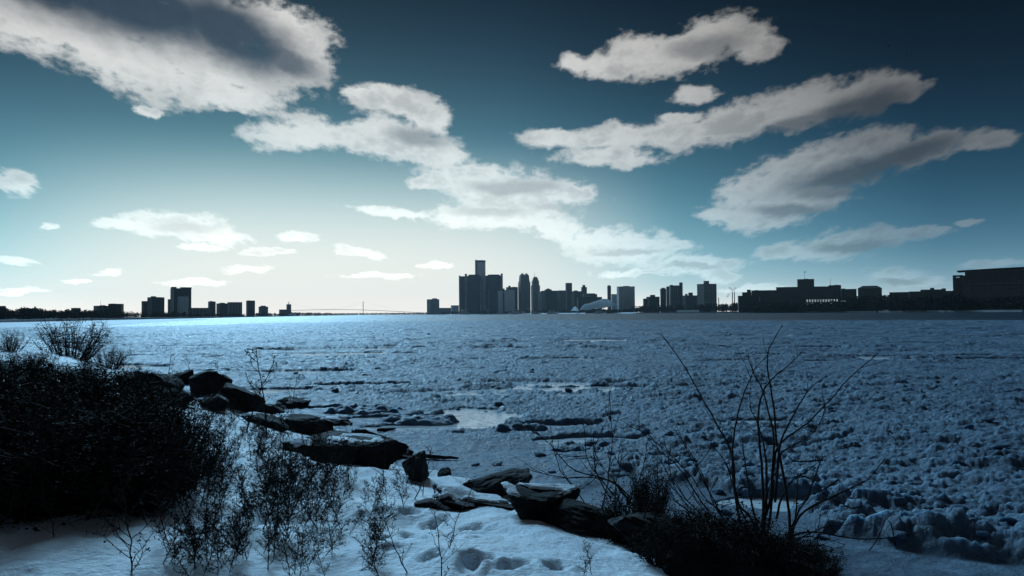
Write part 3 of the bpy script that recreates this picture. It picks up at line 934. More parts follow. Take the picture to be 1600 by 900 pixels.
for i in range(46):
    px, py = pr.uniform(40, 345), pr.uniform(575, 668)
    if py < 560 + (px - 40) * 0.14: continue
    p = ground_hit(px, py, bank_base)
    e = plant('weed', weeds[(i * 3) % 8], 'seed_heads', p, pr.uniform(0.35, 0.7), pr.uniform(0, 6.28), 'dry weed on the snowy crest between thicket and far bare bush', 'weed', 'weeds on the snowy crest')
    e.rotation_euler = (pr.gauss(0, .2), pr.gauss(0, .2), pr.uniform(0, 6.28))
SINGLE = [
 (205, 893, .62, 'lone dry weed in the bottom left snow'), (85, 840, .35, 'small drooping weed at the lower left foot of the thicket'),
 (418, 680, 1.55, 'tall thin weed rising over the shore rocks against the ice'), (452, 668, 1.35, 'slanting thin weed right of the tall weed by the rocks'),
 (385, 676, 1.3, 'thin weed left of the tall weed by the rocks'), (345, 640, 1.2, 'thin weed growing by the low snowy rock'),
 (262, 604, 1.5, 'small weed on top of the far peaked rock'), (300, 600, 1.3, 'sprig beside the rounded black boulder'), (150, 600, 1.2, 'weed on the snow under the far crest'),
 (645, 780, .55, 'thin dry weed at the left foot of the low snowy slab'), (600, 760, .6, 'dry weed left of the upright chunk of rock'), (660, 775, .45, 'short dry weed beside the low snowy slab'),
 (700, 860, .40, 'dry weed leaning over the footprints'), (640, 895, .36, 'bottom weed between the footprints and the weed patch'), (690, 905, .40, 'weed at the bottom edge below the footprints'),
 (910, 905, .20, 'tiny weed at the bottom edge before the rock pile'), (925, 898, .24, 'small seedy weed at the bottom edge near the rocks'), (985, 862, .55, 'weed at the left foot of the leafy dark shrub'),
 (1015, 880, .6, 'weed in the brush left of the tall bare shrub'), (960, 850, .42, 'short weed in the snow below the big black rock'), (1030, 800, .8, 'upright weed behind the leafy dark shrub'),
 (540, 690, .7, 'weed in front of the long dark slab'), (520, 730, .6, 'weed on the snow below the long dark slab'),
]
for i, (px, py, h, lab) in enumerate(SINGLE):
    p = ground_hit(px, py, bank_base)
    plant('weed', thin[i % 4] if i not in (0, 15) else weeds[i % 8], 'seed_heads', p, h, i * 0.9, lab, 'weed')

# ------------------------------------------------------------------ shrubs on the right, stems traced one by one
def shrub_stems(name, base_px, depth, lines, label, r0_=0.017, spread=0.45, seed=1, twigs=2):
    r_ = random.Random(seed)
    b0 = at(*base_px, depth); root = empty(name, b0)
    tag(root, label, 'shrub')
    for ln in lines:
        n_ = len(ln); dz_ = r_.uniform(-spread, spread)
        P = []
        for i, (px, py) in enumerate(ln):          # ln runs from base to tip
            q = i / (n_ - 1)
            P.append(at(px, py, depth + dz_ * q + r_.uniform(-.02, .02)) - b0)
        fine_ = []
        for i in range(n_ - 1):
            for k in range(3):
                q = k / 3; a_ = P[max(i - 1, 0)]; b_, c_ = P[i], P[i + 1]; d_ = P[min(i + 2, n_ - 1)]
                fine_.append(0.5 * ((2 * b_) + (c_ - a_) * q + (2 * a_ - 5 * b_ + 4 * c_ - d_) * q * q + (3 * b_ - a_ - 3 * c_ + d_) * q ** 3) + Vector((r_.gauss(0, 1), r_.gauss(0, 1), r_.gauss(0, 1))) * 0.004)
        fine_.append(P[-1]); m_ = len(fine_)
        L = sum((fine_[i + 1] - fine_[i]).length for i in range(m_ - 1))
        rb = r0_ * (0.45 + 0.55 * min(1, L / 1.8)) * r_.uniform(.85, 1.1)
        mb = MB(); mb.tube(fine_, [rb * (1 - 0.78 * i / (m_ - 1)) + 0.001 for i in range(m_)], 6)
        for _ in range(m_ // 2):                    # buds
            i = r_.randint(m_ // 3, m_ - 1); p = fine_[i]
            e = p + Vector((r_.gauss(0, 1), r_.gauss(0, 1), r_.gauss(.4, 1))).normalized() * r_.uniform(.012, .03)
            mb.tube([p, p.lerp(e, .5), e], [0.004, 0.0055, 0.001], 4)
        for _ in range(int(twigs * r_.uniform(.5, 1.6))):
            i = r_.randint(m_ // 4, m_ - 2); p = fine_[i]; d_ = (fine_[i + 1] - fine_[i]).normalized()
            e = p + (d_ + Vector((r_.gauss(0, .5), r_.gauss(0, .5), r_.gauss(.1, .4)))).normalized() * r_.uniform(.12, .42)
            t_ = jitter_line(p, e, 4, 0.03, r_, 0.08); mb.tube(t_, [0.005, 0.004, 0.0033, 0.0025, 0.0014], 4)
        mb.build('stem', M['twig'], root, smooth=True)
    return root


Zm = lambda pts, ox, oy, s: [(ox + x / s, oy + y / s) for x, y in pts][::-1]
z4 = lambda *p: Zm(p, 1000, 500, 2.25)
z3 = lambda *p: Zm(p, 600, 620, 3.2)
TALL = [
 z4((72, 45), (160, 170), (225, 290), (290, 400), (325, 480), (335, 600), (350, 700), (395, 780)),
 z4((500, 18), (455, 100), (448, 150), (455, 220), (470, 300), (480, 420), (500, 520), (520, 650), (525, 740), (500, 830)),
 z4((455, 115), (400, 180), (370, 250), (345, 320), (330, 420), (325, 520), (340, 640), (385, 690), (420, 780)),
 z4((380, 130), (400, 190), (430, 245), (450, 320), (470, 400), (465, 520), (460, 620), (440, 690), (435, 790)),
 z4((565, 115), (520, 160), (460, 210), (430, 260), (415, 330), (420, 440), (430, 540), (432, 680), (430, 790)),
 z4((840, 115), (740, 200), (660, 290), (590, 360), (490, 440), (470, 520), (465, 640), (445, 780)),
 z4((655, 195), (600, 240), (560, 300), (520, 370), (492, 440), (486, 520), (475, 640)),
 z4((655, 290), (630, 370), (560, 430), (500, 465), (478, 540)),
 z4((642, 480), (610, 560), (590, 620), (550, 690), (520, 790)), z4((640, 488), (590, 530), (540, 560), (500, 620), (480, 700)),
 z4((860, 490), (800, 560), (720, 600), (640, 640), (560, 690), (520, 780)),
 z4((557, 530), (552, 600), (548, 690), (530, 780)),
 z4((360, 420), (370, 500), (380, 580), (400, 680), (420, 760)), z4((300, 500), (320, 560), (345, 640), (380, 720), (420, 790)),
 z4((385, 300), (420, 380), (440, 470), (445, 560), (440, 680)), z4((520, 480), (560, 500), (640, 492)),
 z4((600, 580), (680, 630), (740, 660), (780, 655)), z4((450, 540), (500, 560), (560, 545), (600, 560)),
 z4((255, 440), (300, 500), (330, 570), (350, 660)), z4((540, 640), (575, 620), (640, 600), (700, 560)),
]
LOW = [
 z4((1230, 720), (1190, 765), (1100, 800), (1000, 825), (850, 850), (740, 880), (640, 890)),
 z4((1040, 715), (960, 750), (830, 770), (700, 760), (600, 745), (520, 760)),
 z4((865, 690), (840, 760), (790, 830), (730, 890)), z4((885, 715), (895, 770), (905, 850)),
 z4((980, 890), (900, 885), (760, 890), (640, 895)), z4((720, 790), (650, 770), (580, 760), (520, 780)), z4((760, 850), (690, 810), (620, 790), (540, 800)),
 z4((700, 690), (660, 730), (610, 780), (560, 830)), z4((780, 700), (720, 720), (640, 730), (560, 770)), z4((820, 880), (740, 850), (660, 840), (580, 820)),
 z4((640, 640), (630, 720), (620, 800), (600, 860)), z4((690, 870), (650, 820), (600, 800), (540, 800)),
]
LEFTB = [
 z3((690, 100), (790, 200), (850, 260), (900, 320), (960, 370), (1100, 410), (1180, 460), (1240, 530), (1330, 600)),
 z3((1130, 100), (1142, 200), (1130, 330), (1110, 480), (1090, 560)), z3((1260, 150), (1330, 220), (1400, 290), (1470, 350), (1560, 480), (1640, 600)),
 z3((1460, 170), (1510, 260), (1580, 390), (1650, 520), (1700, 620)), z3((830, 150), (850, 260), (880, 370), (950, 450), (1010, 540)),
 z3((1320, 200), (1300, 330), (1260, 450), (1220, 540)), z3((740, 370), (820, 390), (920, 405), (1060, 405), (1150, 430), (1230, 500)),
 z3((1000, 260), (1030, 340), (1090, 420), (1170, 520), (1230, 600)), z3((960, 300), (1040, 300), (1120, 380), (1180, 470), (1240, 560)),
 z3((1190, 250), (1180, 350), (1160, 440), (1150, 560)), z3((1060, 220), (1050, 330), (1080, 420), (1140, 520)), z3((1420, 320), (1440, 420), (1480, 500), (1560, 600)),
 z4((25, 400), (110, 480), (180, 550), (240, 640), (330, 700), (400, 770)), z4((125, 390), (180, 470), (230, 570), (260, 650), (310, 720), (390, 780)),
 z4((60, 560), (130, 640), (220, 700), (330, 760), (410, 800)), z4((180, 600), (240, 680), (320, 740), (400, 800)), z4((100, 620), (200, 690), (300, 740), (400, 790)),
 z4((110, 700), (200, 720), (300, 750), (400, 790)), z4((60, 480), (140, 600), (230, 700), (330, 770)), z4((150, 560), (200, 640), (270, 720), (360, 790)),
]
sd_ = ground_hit(1180, 866).y
shrub_stems('shrub', (1195, 852), sd_, TALL, 'tall bare shrub with long upright stems against the ice', 0.019, 0.5, 3, 7)
shrub_stems('shrub', (1270, 880), sd_ * 1.0, LOW, 'low bare branches sprawling right over the lower ice', 0.013, 0.35, 5, 7)
sd2 = ground_hit(1060, 850).y
shrub_stems('shrub', (1090, 830), sd2, LEFTB, 'thin arching bramble stems between rock pile and bare shrub', 0.010, 0.5, 9, 6)
bb = [bush_meshes(560 + k, 1.0, 1.2, 70, 9) for k in range(2)]
for i, (px, py, h, w, lab) in enumerate([
 (1016, 812, 0.95, .5, 'leafy dark shrub standing upright behind the rock pile'),
 (1160, 872, 0.55, 1.2, 'dense black brush at the foot of the tall bare shrub'),
 (1240, 890, 0.46, 1.2, 'dense black brush at the bottom edge under the bare branches'),
 (1095, 862, 0.48, 1.1, 'dense black brush between leafy shrub and bare shrub'),
 (1190, 886, 0.5, 1.2, 'dense dark tangle at the root of the tall bare shrub'),
 (1060, 866, 0.40, 1.0, 'dense dark tangle left of the root of the bare shrub'),
 (1265, 912, 0.38, 1.1, 'dense dark tangle right of the root of the bare shrub'),
 (1125, 906, 0.55, 1.2, 'dark brush in front of the black rocks at the bottom edge'),
 (1055, 892, 0.40, 1.1, 'low dark brush in front of the rock under the leafy shrub'),
 (1215, 930, 0.46, 1.2, 'dark brush at the bottom edge right of the black rocks'),
 (985, 850, 0.50, 1.0, 'dark brush hanging over the snow edge by the big black rock')]):
    p = ground_hit(px, py, bank_base)
    e = plant('bush', bb[i % 2], 'foliage', p, h, i * 2.1, lab, 'bush'); e.scale = (h * w, h * w, h)

# driftwood sticks by the ice edge
for i, (a, b_, lab) in enumerate([((590, 672), (618, 670), 'short dark driftwood stick on the ice behind the thin slab'), ((664, 712), (716, 716), 'driftwood plank lying along the slush edge'), ((600, 700), (655, 722), 'thin driftwood stick leaning off the tilted slab')]):
    p0 = on_z(*a, 0.14); p1 = on_z(*b_, 0.10); mb = MB()
    L = jitter_line((0, 0, 0), p1 - p0, 5, 0.012, rnd, 0.03); mb.tube(L, [0.045, 0.05, 0.045, 0.04, 0.035, 0.02], 6)
    o = mb.build('driftwood', M['twig'], smooth=True, loc=p0); tag(o, lab, 'driftwood')
# ------------------------------------------------------------------ far banks
def hz(px): return 489.8 - 0.0088 * (px - 770)


def facade(name, wall, glass, fx=7.0, fz=3.8, rough=0.45, gap=0.35, spec=0.5):
    """wall with rows of windows too small to tell apart"""
    mt, t, gg, b = material(name)
    co = nd(t, 'ShaderNodeTexCoord').outputs['Object']
    x, y, z = gg.sep(co)
    u = gg.math('FRACT', gg.math('DIVIDE', gg.math('ADD', x, y), fx)); v = gg.math('FRACT', gg.math('DIVIDE', z, fz))
    win = gg.math('MULTIPLY', gg.math('GREATER_THAN', u, gap), gg.math('GREATER_THAN', v, 0.42))
    n = gg.noise(co, 0.03, 3.0)
    wc = gg.mix(gg.sstep(n, .3, .7), tuple(c * .8 for c in wall), wall)
    t.links.new(gg.mix(win, wc, glass), b.inputs['Base Color'])
    t.links.new(gg.math('MULTIPLY_ADD', win, 0.2 - rough, rough + 0.15), b.inputs['Roughness'])
    b.inputs['Specular IOR Level'].default_value = spec
    return mt


M['f_dark'] = facade('dark_glass_facade', (0.050, 0.058, 0.068), (0.020, 0.026, 0.034), 5, 3.9)
M['f_brick'] = facade('brick_facade', (0.026, 0.023, 0.022), (0.012, 0.015, 0.018), 6, 3.6)
M['f_stone'] = facade('stone_facade', (0.22, 0.24, 0.26), (0.035, 0.045, 0.055), 6, 3.8)
M['f_pale'] = facade('pale_facade', (0.70, 0.73, 0.75), (0.22, 0.28, 0.33), 5, 3.6)
M['f_glass'] = facade('pale_glass_facade', (0.58, 0.68, 0.74), (0.42, 0.54, 0.62), 4, 4.0, 0.25, 0.2, 0.9)
M['conc'] = mat_noise('concrete', (0.22, 0.24, 0.26), (0.32, 0.34, 0.36), 0.05, 0.7, 0)
M['roof'] = mat_noise('dark_roof', (0.035, 0.037, 0.042), (0.06, 0.062, 0.066), 0.08, 0.8, 0)
M['pane'] = mat_noise('window_glass', (0.02, 0.026, 0.028), (0.034, 0.04, 0.042), 0.1, 0.25, 0, spec=0.35)
mt, t, gg, b = material('bright_window'); b.inputs['Base Color'].default_value = (0.55, 0.6, 0.62, 1)  # weak emission set on these panes makes them bright
b.inputs['Emission Color'].default_value = (0.75, 0.9, 1.0, 1); b.inputs['Emission Strength'].default_value = 0.32
M['lit'] = mt

mt, t, gg, b = material('tent_membrane'); b.inputs['Base Color'].default_value = (.82, .86, .9, 1); b.inputs['Roughness'].default_value = .6
tr = nd(t, 'ShaderNodeBsdfTranslucent'); tr.inputs[0].default_value = (.82, .88, .92, 1); mx = nd(t, 'ShaderNodeMixShader'); mx.inputs[0].default_value = .72
t.links.new(b.outputs[0], mx.inputs[1]); t.links.new(tr.outputs[0], mx.inputs[2]); t.links.new(mx.outputs[0], next(n for n in t.nodes if n.type == 'OUTPUT_MATERIAL').inputs[0])
M['membrane'] = mt

LAND = 1.6


def land(name, front, back, z, mat):
    mb = MB(); mb.prism(front + back[::-1], -0.4, z)
    return tag(mb.build(name, mat), kind='structure')


def fp(px, dist): p = at(px, hz(px), dist); return (p.x, p.y)


LEFT_FRONT = [(-900, 470), fp(0, 545), fp(90, 640), fp(180, 800), fp(290, 1060), fp(380, 1600), fp(460, 2400), fp(520, 4200), fp(560, 7600)]
LEFT_BACK = [(-3500, 470), (-3500, 8400), fp(540, 8600)]
land('left_bank', LEFT_FRONT, [LEFT_BACK[0], LEFT_BACK[1], LEFT_BACK[2]], LAND, M['bank'])
RIGHT_FRONT = [fp(555, 8300), fp(640, 5600), fp(690, 4050), fp(790, 3330), fp(900, 2700), fp(1000, 2250), fp(1160, 1650), fp(1370, 1060), fp(1600, 800), (900, 640)]
land('right_bank', RIGHT_FRONT, [fp(555, 8800), (4500, 8800), (4500, 640)], LAND, M['bank'])


def strip(name, pts, w, z0, z1, mat, label=None, cat=None, slope=0.0):
    """low embankment following the water's edge; slope: how far its foot reaches out over the ice"""
    mb = MB()
    for (x0, y0), (x1, y1) in zip(pts[:-1], pts[1:]):
        d = Vector((x1 - x0, y1 - y0, 0)); n_ = d.cross(Vector((0, 0, 1))).normalized()
        if n_.y > 0: n_ = -n_
        p0, p1 = Vector((x0, y0, 0)) - d * .004, Vector((x1, y1, 0)) + d * .004; f_ = n_ * (w * .9 + slope); m_ = n_ * w * .9; k_ = -n_ * w * .1
        up_ = Vector((0, 0, z1)); lo_ = Vector((0, 0, z0)); n0 = len(mb.v)
        for p in (p0, p1): mb.v += [tuple(p + k_ + lo_), tuple(p + k_ + up_), tuple(p + m_ + up_), tuple(p + f_ + lo_)]
        mb.f += [tuple(n0 + i for i in q) for q in ((0, 1, 2, 3), (7, 6, 5, 4), (1, 5, 6, 2), (2, 6, 7, 3), (0, 4, 5, 1), (3, 7, 4, 0))]
    o = mb.build(name, mat)
    return tag(o, label, cat, kind='structure')


strip('snowy_shore', LEFT_FRONT[1:-2], 4, -0.3, LAND + 0.3, M['snow'], slope=16)
strip('river_wall', [fp(1375, 1052), fp(1600, 795), (760, 680)], 3, -0.3, LAND + 0.7, M['conc'])
strip('embankment', [fp(1000, 2245), fp(1160, 1640), fp(1375, 1055)], 6, -0.3, LAND + 0.6, M['bank'])

# ------------------------------------------------------------------ buildings
def bld(x0, x1, ytop, dist, label, name='building', mat='f_dark', th=24, ratio=0.7, pent=None, parapet=True, mast=None, base=None, cap='roof'):
    """box tower turned th degrees; x0..x1 and ytop in photo pixels; pent: list of (x0, x1, ytop)"""
    cx = (x0 + x1) / 2; top = at(cx, ytop, dist).z; c = at(cx, hz(cx), dist)
    az_ = math.atan2(c.x, c.y); W = (x1 - x0) / F * dist * math.cos(az_); a = math.radians(th)
    w = W / (math.cos(a) + ratio * abs(math.sin(a))); d = w * ratio
    z0 = LAND - 1.0
    root = empty(name, (c.x + math.sin(az_) * d / 2, c.y + math.cos(az_) * d / 2, z0), a - az_)
    mb = MB(); mb.box((0, 0, (top - z0) / 2), (w, d, top - z0)); mb.build('wall', M[mat], root)
    px = F / dist
    if parapet:
        mb = MB(); t_ = max(0.6, 0.45 / px); mb.box((0, 0, top - z0 + t_ / 2), (w * 1.012, d * 1.012, t_)); mb.build('parapet', M[cap], root)
    for q in (pent or []):
        hx0, hx1, hy = q[:3]; pc = (hx0 + hx1) / 2; pz = at(pc, hy, dist).z
        ww = (hx1 - hx0) / F * dist / (math.cos(a) + 0.8 * abs(math.sin(a)))
        off = (pc - cx) / F * dist
        mb = MB(); mb.box((off * math.cos(a), -off * math.sin(a) * 0.2, (pz + top) / 2 - z0), (ww, min(d * .8, ww * .8), pz - top)); mb.build('penthouse', M[mat], root)
    if mast:
        mx, my = mast; mz = at(mx, my, dist).z; off = (mx - cx) / F * dist
        mb = MB(); mb.cyl((off * math.cos(a), 0), 0.28 / px, top - z0, mz - z0, 6, 0.12 / px); mb.build('mast', M['steel'], root)
    tag(root, label, 'building')
    return root


# left bank
bld(-8, 9, 479, 720, 'dark flat building cut off by the left picture edge above the trees', mat='f_brick')
bld(29, 50, 483, 760, 'low dark house among the trees near the left edge', 'house', 'f_brick', pent=[(33, 42, 481.5)])
bld(111, 126, 482, 900, 'small dark house between trees and the low apartment block', 'house', 'f_brick', pent=[(115, 121, 481)])
bld(146, 170, 478.5, 950, 'low apartment block with a thin mast on the far left bank', mat='f_stone', pent=[(156, 164, 476.8)], mast=(157, 469))
bld(169, 193.5, 475.5, 950, 'dark apartment block beside the low block with the mast', mat='f_brick', th=-14, pent=[(172, 181, 474.3)])
bld(221, 233, 471, 1400, 'narrow dark block attached left of the stepped apartment tower', mat='f_dark')
bld(230, 257, 465, 1380, 'stepped dark apartment tower left of the tallest tower on the left bank', mat='f_dark', th=30, pent=[(235, 243, 462.8), (246, 252, 464)])
bld(262, 270, 468, 1500, 'thin dark block just left of the tallest left bank tower', mat='f_dark')
r = bld(266, 299, 451, 1450, 'tallest tower on the left bank, with a pale curved front', 'tower', 'f_dark', 20, .6, pent=[(267, 275, 448.3), (282, 299, 448.6)])
mb = MB(); q = 1450 / F; mb.cyl((0, -9), 8.5 * q, 0, (494 - 461) * q, 20); mb.build('curved_front', M['f_glass'], r)
bld(297, 326, 481.5, 1500, 'long low block right of the tallest left bank tower', mat='f_stone', th=8, ratio=.3)
bld(325, 337, 471.5, 1700, 'narrow dark tower, first of the row right of the low block', mat='f_dark', pent=[(327, 332, 470.4)])
bld(338, 357, 474.5, 1750, 'dark broad block in the middle of the left bank row', mat='f_dark', pent=[(343, 351, 473)])
bld(355, 378.5, 472.5, 1720, 'grey block with flat white edged roof on the left bank', mat='f_stone', th=12, cap='white')
bld(384.5, 398.5, 470, 1900, 'square dark tower standing alone right of the grey block', mat='f_dark')
bld(404, 419, 479.5, 2100, 'small dark block with a stepped roof right of the square tower', mat='f_stone', pent=[(407, 415, 477.6)])
bld(436, 449, 484, 2300, 'low dark hall at the end of the left bank', mat='f_stone')
bld(447.5, 455, 475.8, 2350, 'slim tower at the end of the left bank by the bridge', 'tower', 'f_stone')
# downtown
bld(667, 686.5, 468, 4000, 'grey tower standing alone left of the cylinder towers', 'tower', 'f_stone', 30, .8, pent=[(676, 684, 466)])
bld(681, 706, 481.5, 3950, 'long low hall between the lone grey tower and the cylinder towers', mat='f_stone', th=6, ratio=.3)
bld(704.5, 717, 477.5, 3700, 'small white block at the foot of the cylinder towers', mat='f_pale', th=15)
bld(721, 729.5, 484, 3350, 'low white pavilion in front of the cylinder towers', 'pavilion', 'f_pale', 10, .5, cap='white')
# the tower cluster: tall round tower among dark eight-sided towers with round lift shafts
D0 = 3450; k = D0 / F
c0 = at(751, hz(751), D0)
root = empty('skyscraper', (c0.x, c0.y + 60, LAND - 1))
zt = lambda py: at(751, py, D0).z - (LAND - 1)
X_ = lambda px: (px - 751) * k
mb = MB(); mb.cyl((X_(750.5), 0), 7.9 * k, 0, zt(408.5), 32); mb.build('wall', M['f_glass'], root, smooth=False)
mb = MB(); mb.cyl((X_(750.5), 0), 8.2 * k, zt(408.5), zt(405.6), 32); mb.build('crown', M['f_dark'], root)
mb = MB(); mb.cyl((X_(743.6), -6 * k), 1.5 * k, 0, zt(405.0), 12); mb.build('lift_shaft', M['conc'], root)
mb = MB(); mb.box((X_(749.7), -8.4 * k, (zt(408.4) + zt(406.2)) / 2), (2.2 * k, .6 * k, 1.8 * k)); mb.build('emblem', M['roof'], root)
tag(root, 'tallest tower, a round glass skyscraper rising behind dark towers', 'skyscraper')
def octo(cx, x0, x1, ytop, dy, label, shafts, bump_):
    c = at(cx, hz(cx), D0); rt = empty('skyscraper', (c.x, c.y + dy, LAND - 1))
    w = (x1 - x0) / 2 * k; xm = ((x0 + x1) / 2 - cx) * k
    ang = [math.radians(a) for a in (-30, 30, 60, 120, 150, 210, 240, 300)]
    poly = [(xm + w * math.cos(a) / math.cos(math.radians(30)), w * .9 * math.sin(a)) for a in ang]
    mb = MB(); mb.prism(poly, 0, zt(ytop)); mb.build('wall', M['f_dark'], rt)
    mb = MB(); mb.prism([(xm + (x - xm) * .7, y * .7) for x, y in poly], zt(ytop), zt(bump_)); mb.build('penthouse', M['roof'], rt)
    for sx, r_, yt in shafts:
        mb = MB(); mb.cyl(((sx - cx) * k, -w * .95), r_ * k, 0, zt(yt), 12); mb.build('lift_shaft', M['conc'], rt)
    tag(rt, label, 'skyscraper', 'dark towers around the round skyscraper')
octo(723.5, 718, 729, 432.0, 20, 'leftmost narrow dark tower of the cluster around the round skyscraper', [(718.5, 1.3, 430.3)], 431.2)
octo(739, 729, 752, 431.3, 0, 'dark tower in front of the round skyscraper, on its left', [(729, 1.7, 428.2), (751.8, 1.6, 438.8), (754, 1.0, 453)], 429.2)
octo(772, 759, 785, 431.0, 0, 'dark tower in front of the round skyscraper, on its right', [(784.6, 1.6, 428.3), (763.8, 1.0, 452.6), (759, 1.0, 440)], 429.4)
bld(778.3, 785.6, 454.3, 3300, 'narrow pale glass slab at the right foot of the dark towers', mat='f_glass', th=6, ratio=.8)
bld(785.2, 788.8, 451.2, 3350, 'thin dark lift tower between two pale glass slabs', 'tower', 'f_dark', 6)
bld(787.4, 804.5, 453.4, 3300, 'broad pale glass slab right of the thin dark lift tower', mat='f_glass', th=10, ratio=.5)
bld(791, 809.5, 449, 3700, 'dark block behind the pale glass slabs', mat='f_brick', pent=[(794, 797.5, 446.3), (801, 808, 448)])
# gabled twin-peaked tower
D1 = 3700; c = at(819.5, hz(819.5), D1); k1 = D1 / F; root = empty('skyscraper', (c.x, c.y, LAND - 1), math.radians(16))
zt1 = lambda py: at(819, py, D1).z - (LAND - 1)
mb = MB(); mb.box((0, 0, zt1(441) / 2), (16.2 * k1, 13 * k1, zt1(441))); mb.build('wall', M['f_stone'], root)
mb = MB(); mb.box((0, 0, (zt1(441) + zt1(430.5)) / 2), (14.8 * k1, 11 * k1, zt1(430.5) - zt1(441)), 0, .86); mb.build('upper_storeys', M['f_stone'], root)
for sx in (-3.4, 3.2):
    mb = MB(); z0_, z1_ = zt1(430.5), zt1(427.2); w_ = 2.9 * k1; y_ = 4.6 * k1; X0 = sx * k1
    mb.v = [(X0 - w_, -y_, z0_), (X0 + w_, -y_, z0_), (X0 + w_, y_, z0_), (X0 - w_, y_, z0_), (X0, -y_, z1_), (X0, y_, z1_)]
    mb.f = [(0, 1, 4), (2, 3, 5), (1, 2, 5, 4), (3, 0, 4, 5), (3, 2, 1, 0)]; mb.build('gable', M['roof'], root)
    mb = MB(); mb.cyl((X0, 0), .35 * k1, z1_, zt1(425.6), 6, .1 * k1); mb.build('spire', M['steel'], root)
tag(root, 'gabled stone skyscraper with two peaks, right of the cylinder towers', 'skyscraper')
# stepped, dome-topped tower
D2 = 3750; c = at(837, hz(837), D2); k2 = D2 / F; root = empty('skyscraper', (c.x, c.y, LAND - 1), math.radians(20))
zt2 = lambda py: at(837, py, D2).z - (LAND - 1)
for nm, wd, y0_, y1_ in (('wall', 11.6, 489, 446), ('middle_storeys', 9.4, 446, 438.5), ('upper_storeys', 7.2, 438.5, 434.8), ('crown', 4.8, 434.8, 432.6)):
    mb = MB(); z0_ = 0 if y0_ == 489 else zt2(y0_); mb.box((0, 0, (z0_ + zt2(y1_)) / 2), (wd * k2, wd * .8 * k2, zt2(y1_) - z0_)); mb.build(nm, M['f_stone'], root)
mb = MB(); mb.cyl((-1.2 * k2, 0), .3 * k2, zt2(432.6), zt2(425.5), 6, .12 * k2); mb.build('mast', M['steel'], root)
tag(root, 'stepped skyscraper with a mast right of the gabled one', 'skyscraper')
bld(842, 846, 456, 3500, 'thin white tower at the foot of the stepped skyscraper', 'tower', 'f_pale', 8)
bld(845.5, 872.5, 454.5, 3500, 'broad dark block right of the stepped skyscraper', mat='f_brick', th=30, pent=[(851, 862, 452), (854, 859, 450.6)])
bld(871.5, 884.5, 454.2, 3450, 'plain grey block left of the flat topped office tower', mat='f_stone', th=10)
bld(884, 894.3, 442.5, 3500, 'flat topped office tower standing over grey blocks downtown', 'tower', 'f_dark', 20)
bld(893.5, 909.5, 455.5, 3300, 'dark stepped block right of the flat topped office tower', mat='f_brick', pent=[(896, 903, 453.8)])
bld(908.5, 917.5, 449, 3350, 'slender tower with a narrower top above the white tent roof', 'tower', 'f_dark', 20, pent=[(910.5, 915, 445.2)])
bld(911, 933.5, 460, 3100, 'long grey block behind the white tent roof', mat='f_stone', th=10, ratio=.4, pent=[(917, 931, 458.3)])
bld(902, 941, 464.5, 2950, 'low dark terrace behind the white tent roof', mat='f_dark', th=6, ratio=.3)
bld(949.3, 955.2, 447.2, 2700, 'very slim dark tower right of the white tent roof', 'tower', 'f_dark', 20, pent=[(950.2, 954, 445.6)])
bld(955.5, 964.5, 460, 2700, 'small pale block between slim dark tower and wide pale block', mat='f_pale')
r = bld(964, 992.3, 448, 2600, 'wide pale apartment block with a darker left wing', mat='f_pale', th=14, ratio=.5, pent=[(974, 984, 446.6)])
bld(1005, 1012, 467, 2450, 'low dark block at the left of the stepped pair', mat='f_brick')
bld(1010, 1031, 464, 2500, 'stepped dark block right of the wide pale block', mat='f_brick', pent=[(1016, 1024, 460.6)])
bld(1032, 1041.3, 451.5, 2500, 'narrow dark tower before the block with a tall slab', 'tower', 'f_brick', pent=[(1034, 1039.5, 449.6)])
bld(1041.5, 1048, 448, 2550, 'thin dark slab left of the grey block', 'tower', 'f_dark')
bld(1046, 1064, 446.4, 2500, 'grey block between two dark slabs', mat='f_stone', th=8, pent=[(1047, 1052, 445)])
bld(1061.8, 1067.3, 441.8, 2480, 'tall dark slab rising over the grey block', 'tower', 'f_dark')
bld(1066, 1091, 462, 2400, 'low dark block left of the two toned tower', mat='f_brick', pent=[(1070, 1074, 459), (1076, 1083, 457)])
bld(1089.5, 1120.3, 443.8, 2200, 'two toned apartment tower with a square rooftop block', 'tower', 'f_stone', 32, .9, pent=[(1100, 1108.5, 438.6)])
# right bank
bld(1153, 1178, 462.5, 1500, 'flat dark warehouse at the left end of the right bank row', mat='f_brick', th=6, ratio=.5, pent=[(1160, 1174, 456.5), (1167.5, 1173.5, 452.5)])
bld(1174, 1214, 454, 1520, 'long dark factory block right of the flat warehouse', mat='f_brick', th=4, ratio=.4, pent=[(1180, 1186, 453)])
rootf = bld(1187, 1222, 463.5, 1420, 'dark brick block with tall narrow windows in a grid', mat='f_brick', th=2, ratio=.4)
for cx_ in range(5):
    for ry in range(3):
        mb = MB(); kk = 1420 / F; mb.box((((1198 + cx_ * 4) - 1204.5) * kk, -(35 * kk / (math.cos(math.radians(2)) + .4 * math.sin(math.radians(2)))) * .2 - 0.25, (487 - (466.5 + ry * 4.4)) * kk), (1.6 * kk, .5, 3.2 * kk)); mb.build('window', M['pane'], rootf)
bld(1212, 1297, 448.5, 1560, 'long dark hospital wing under the square tower with the flag', mat='f_brick', th=3, ratio=.35)
tw = bld(1246, 1273, 436.5, 1580, 'square dark tower with a flag on its roof', 'tower', 'f_brick', 4, .8, pent=[(1258, 1263, 435.2)], mast=(1258, 423.5))
mb = MB(); kk = 1580 / F; pz = at(1258, 424.6, 1580).z - (LAND - 1)
mb.box(((1258.2 - 1259.5) * kk + 1.0 * kk, 0.0, pz), (1.9 * kk, .12, 1.5 * kk)); mb.build('flag', M['roof'], tw)
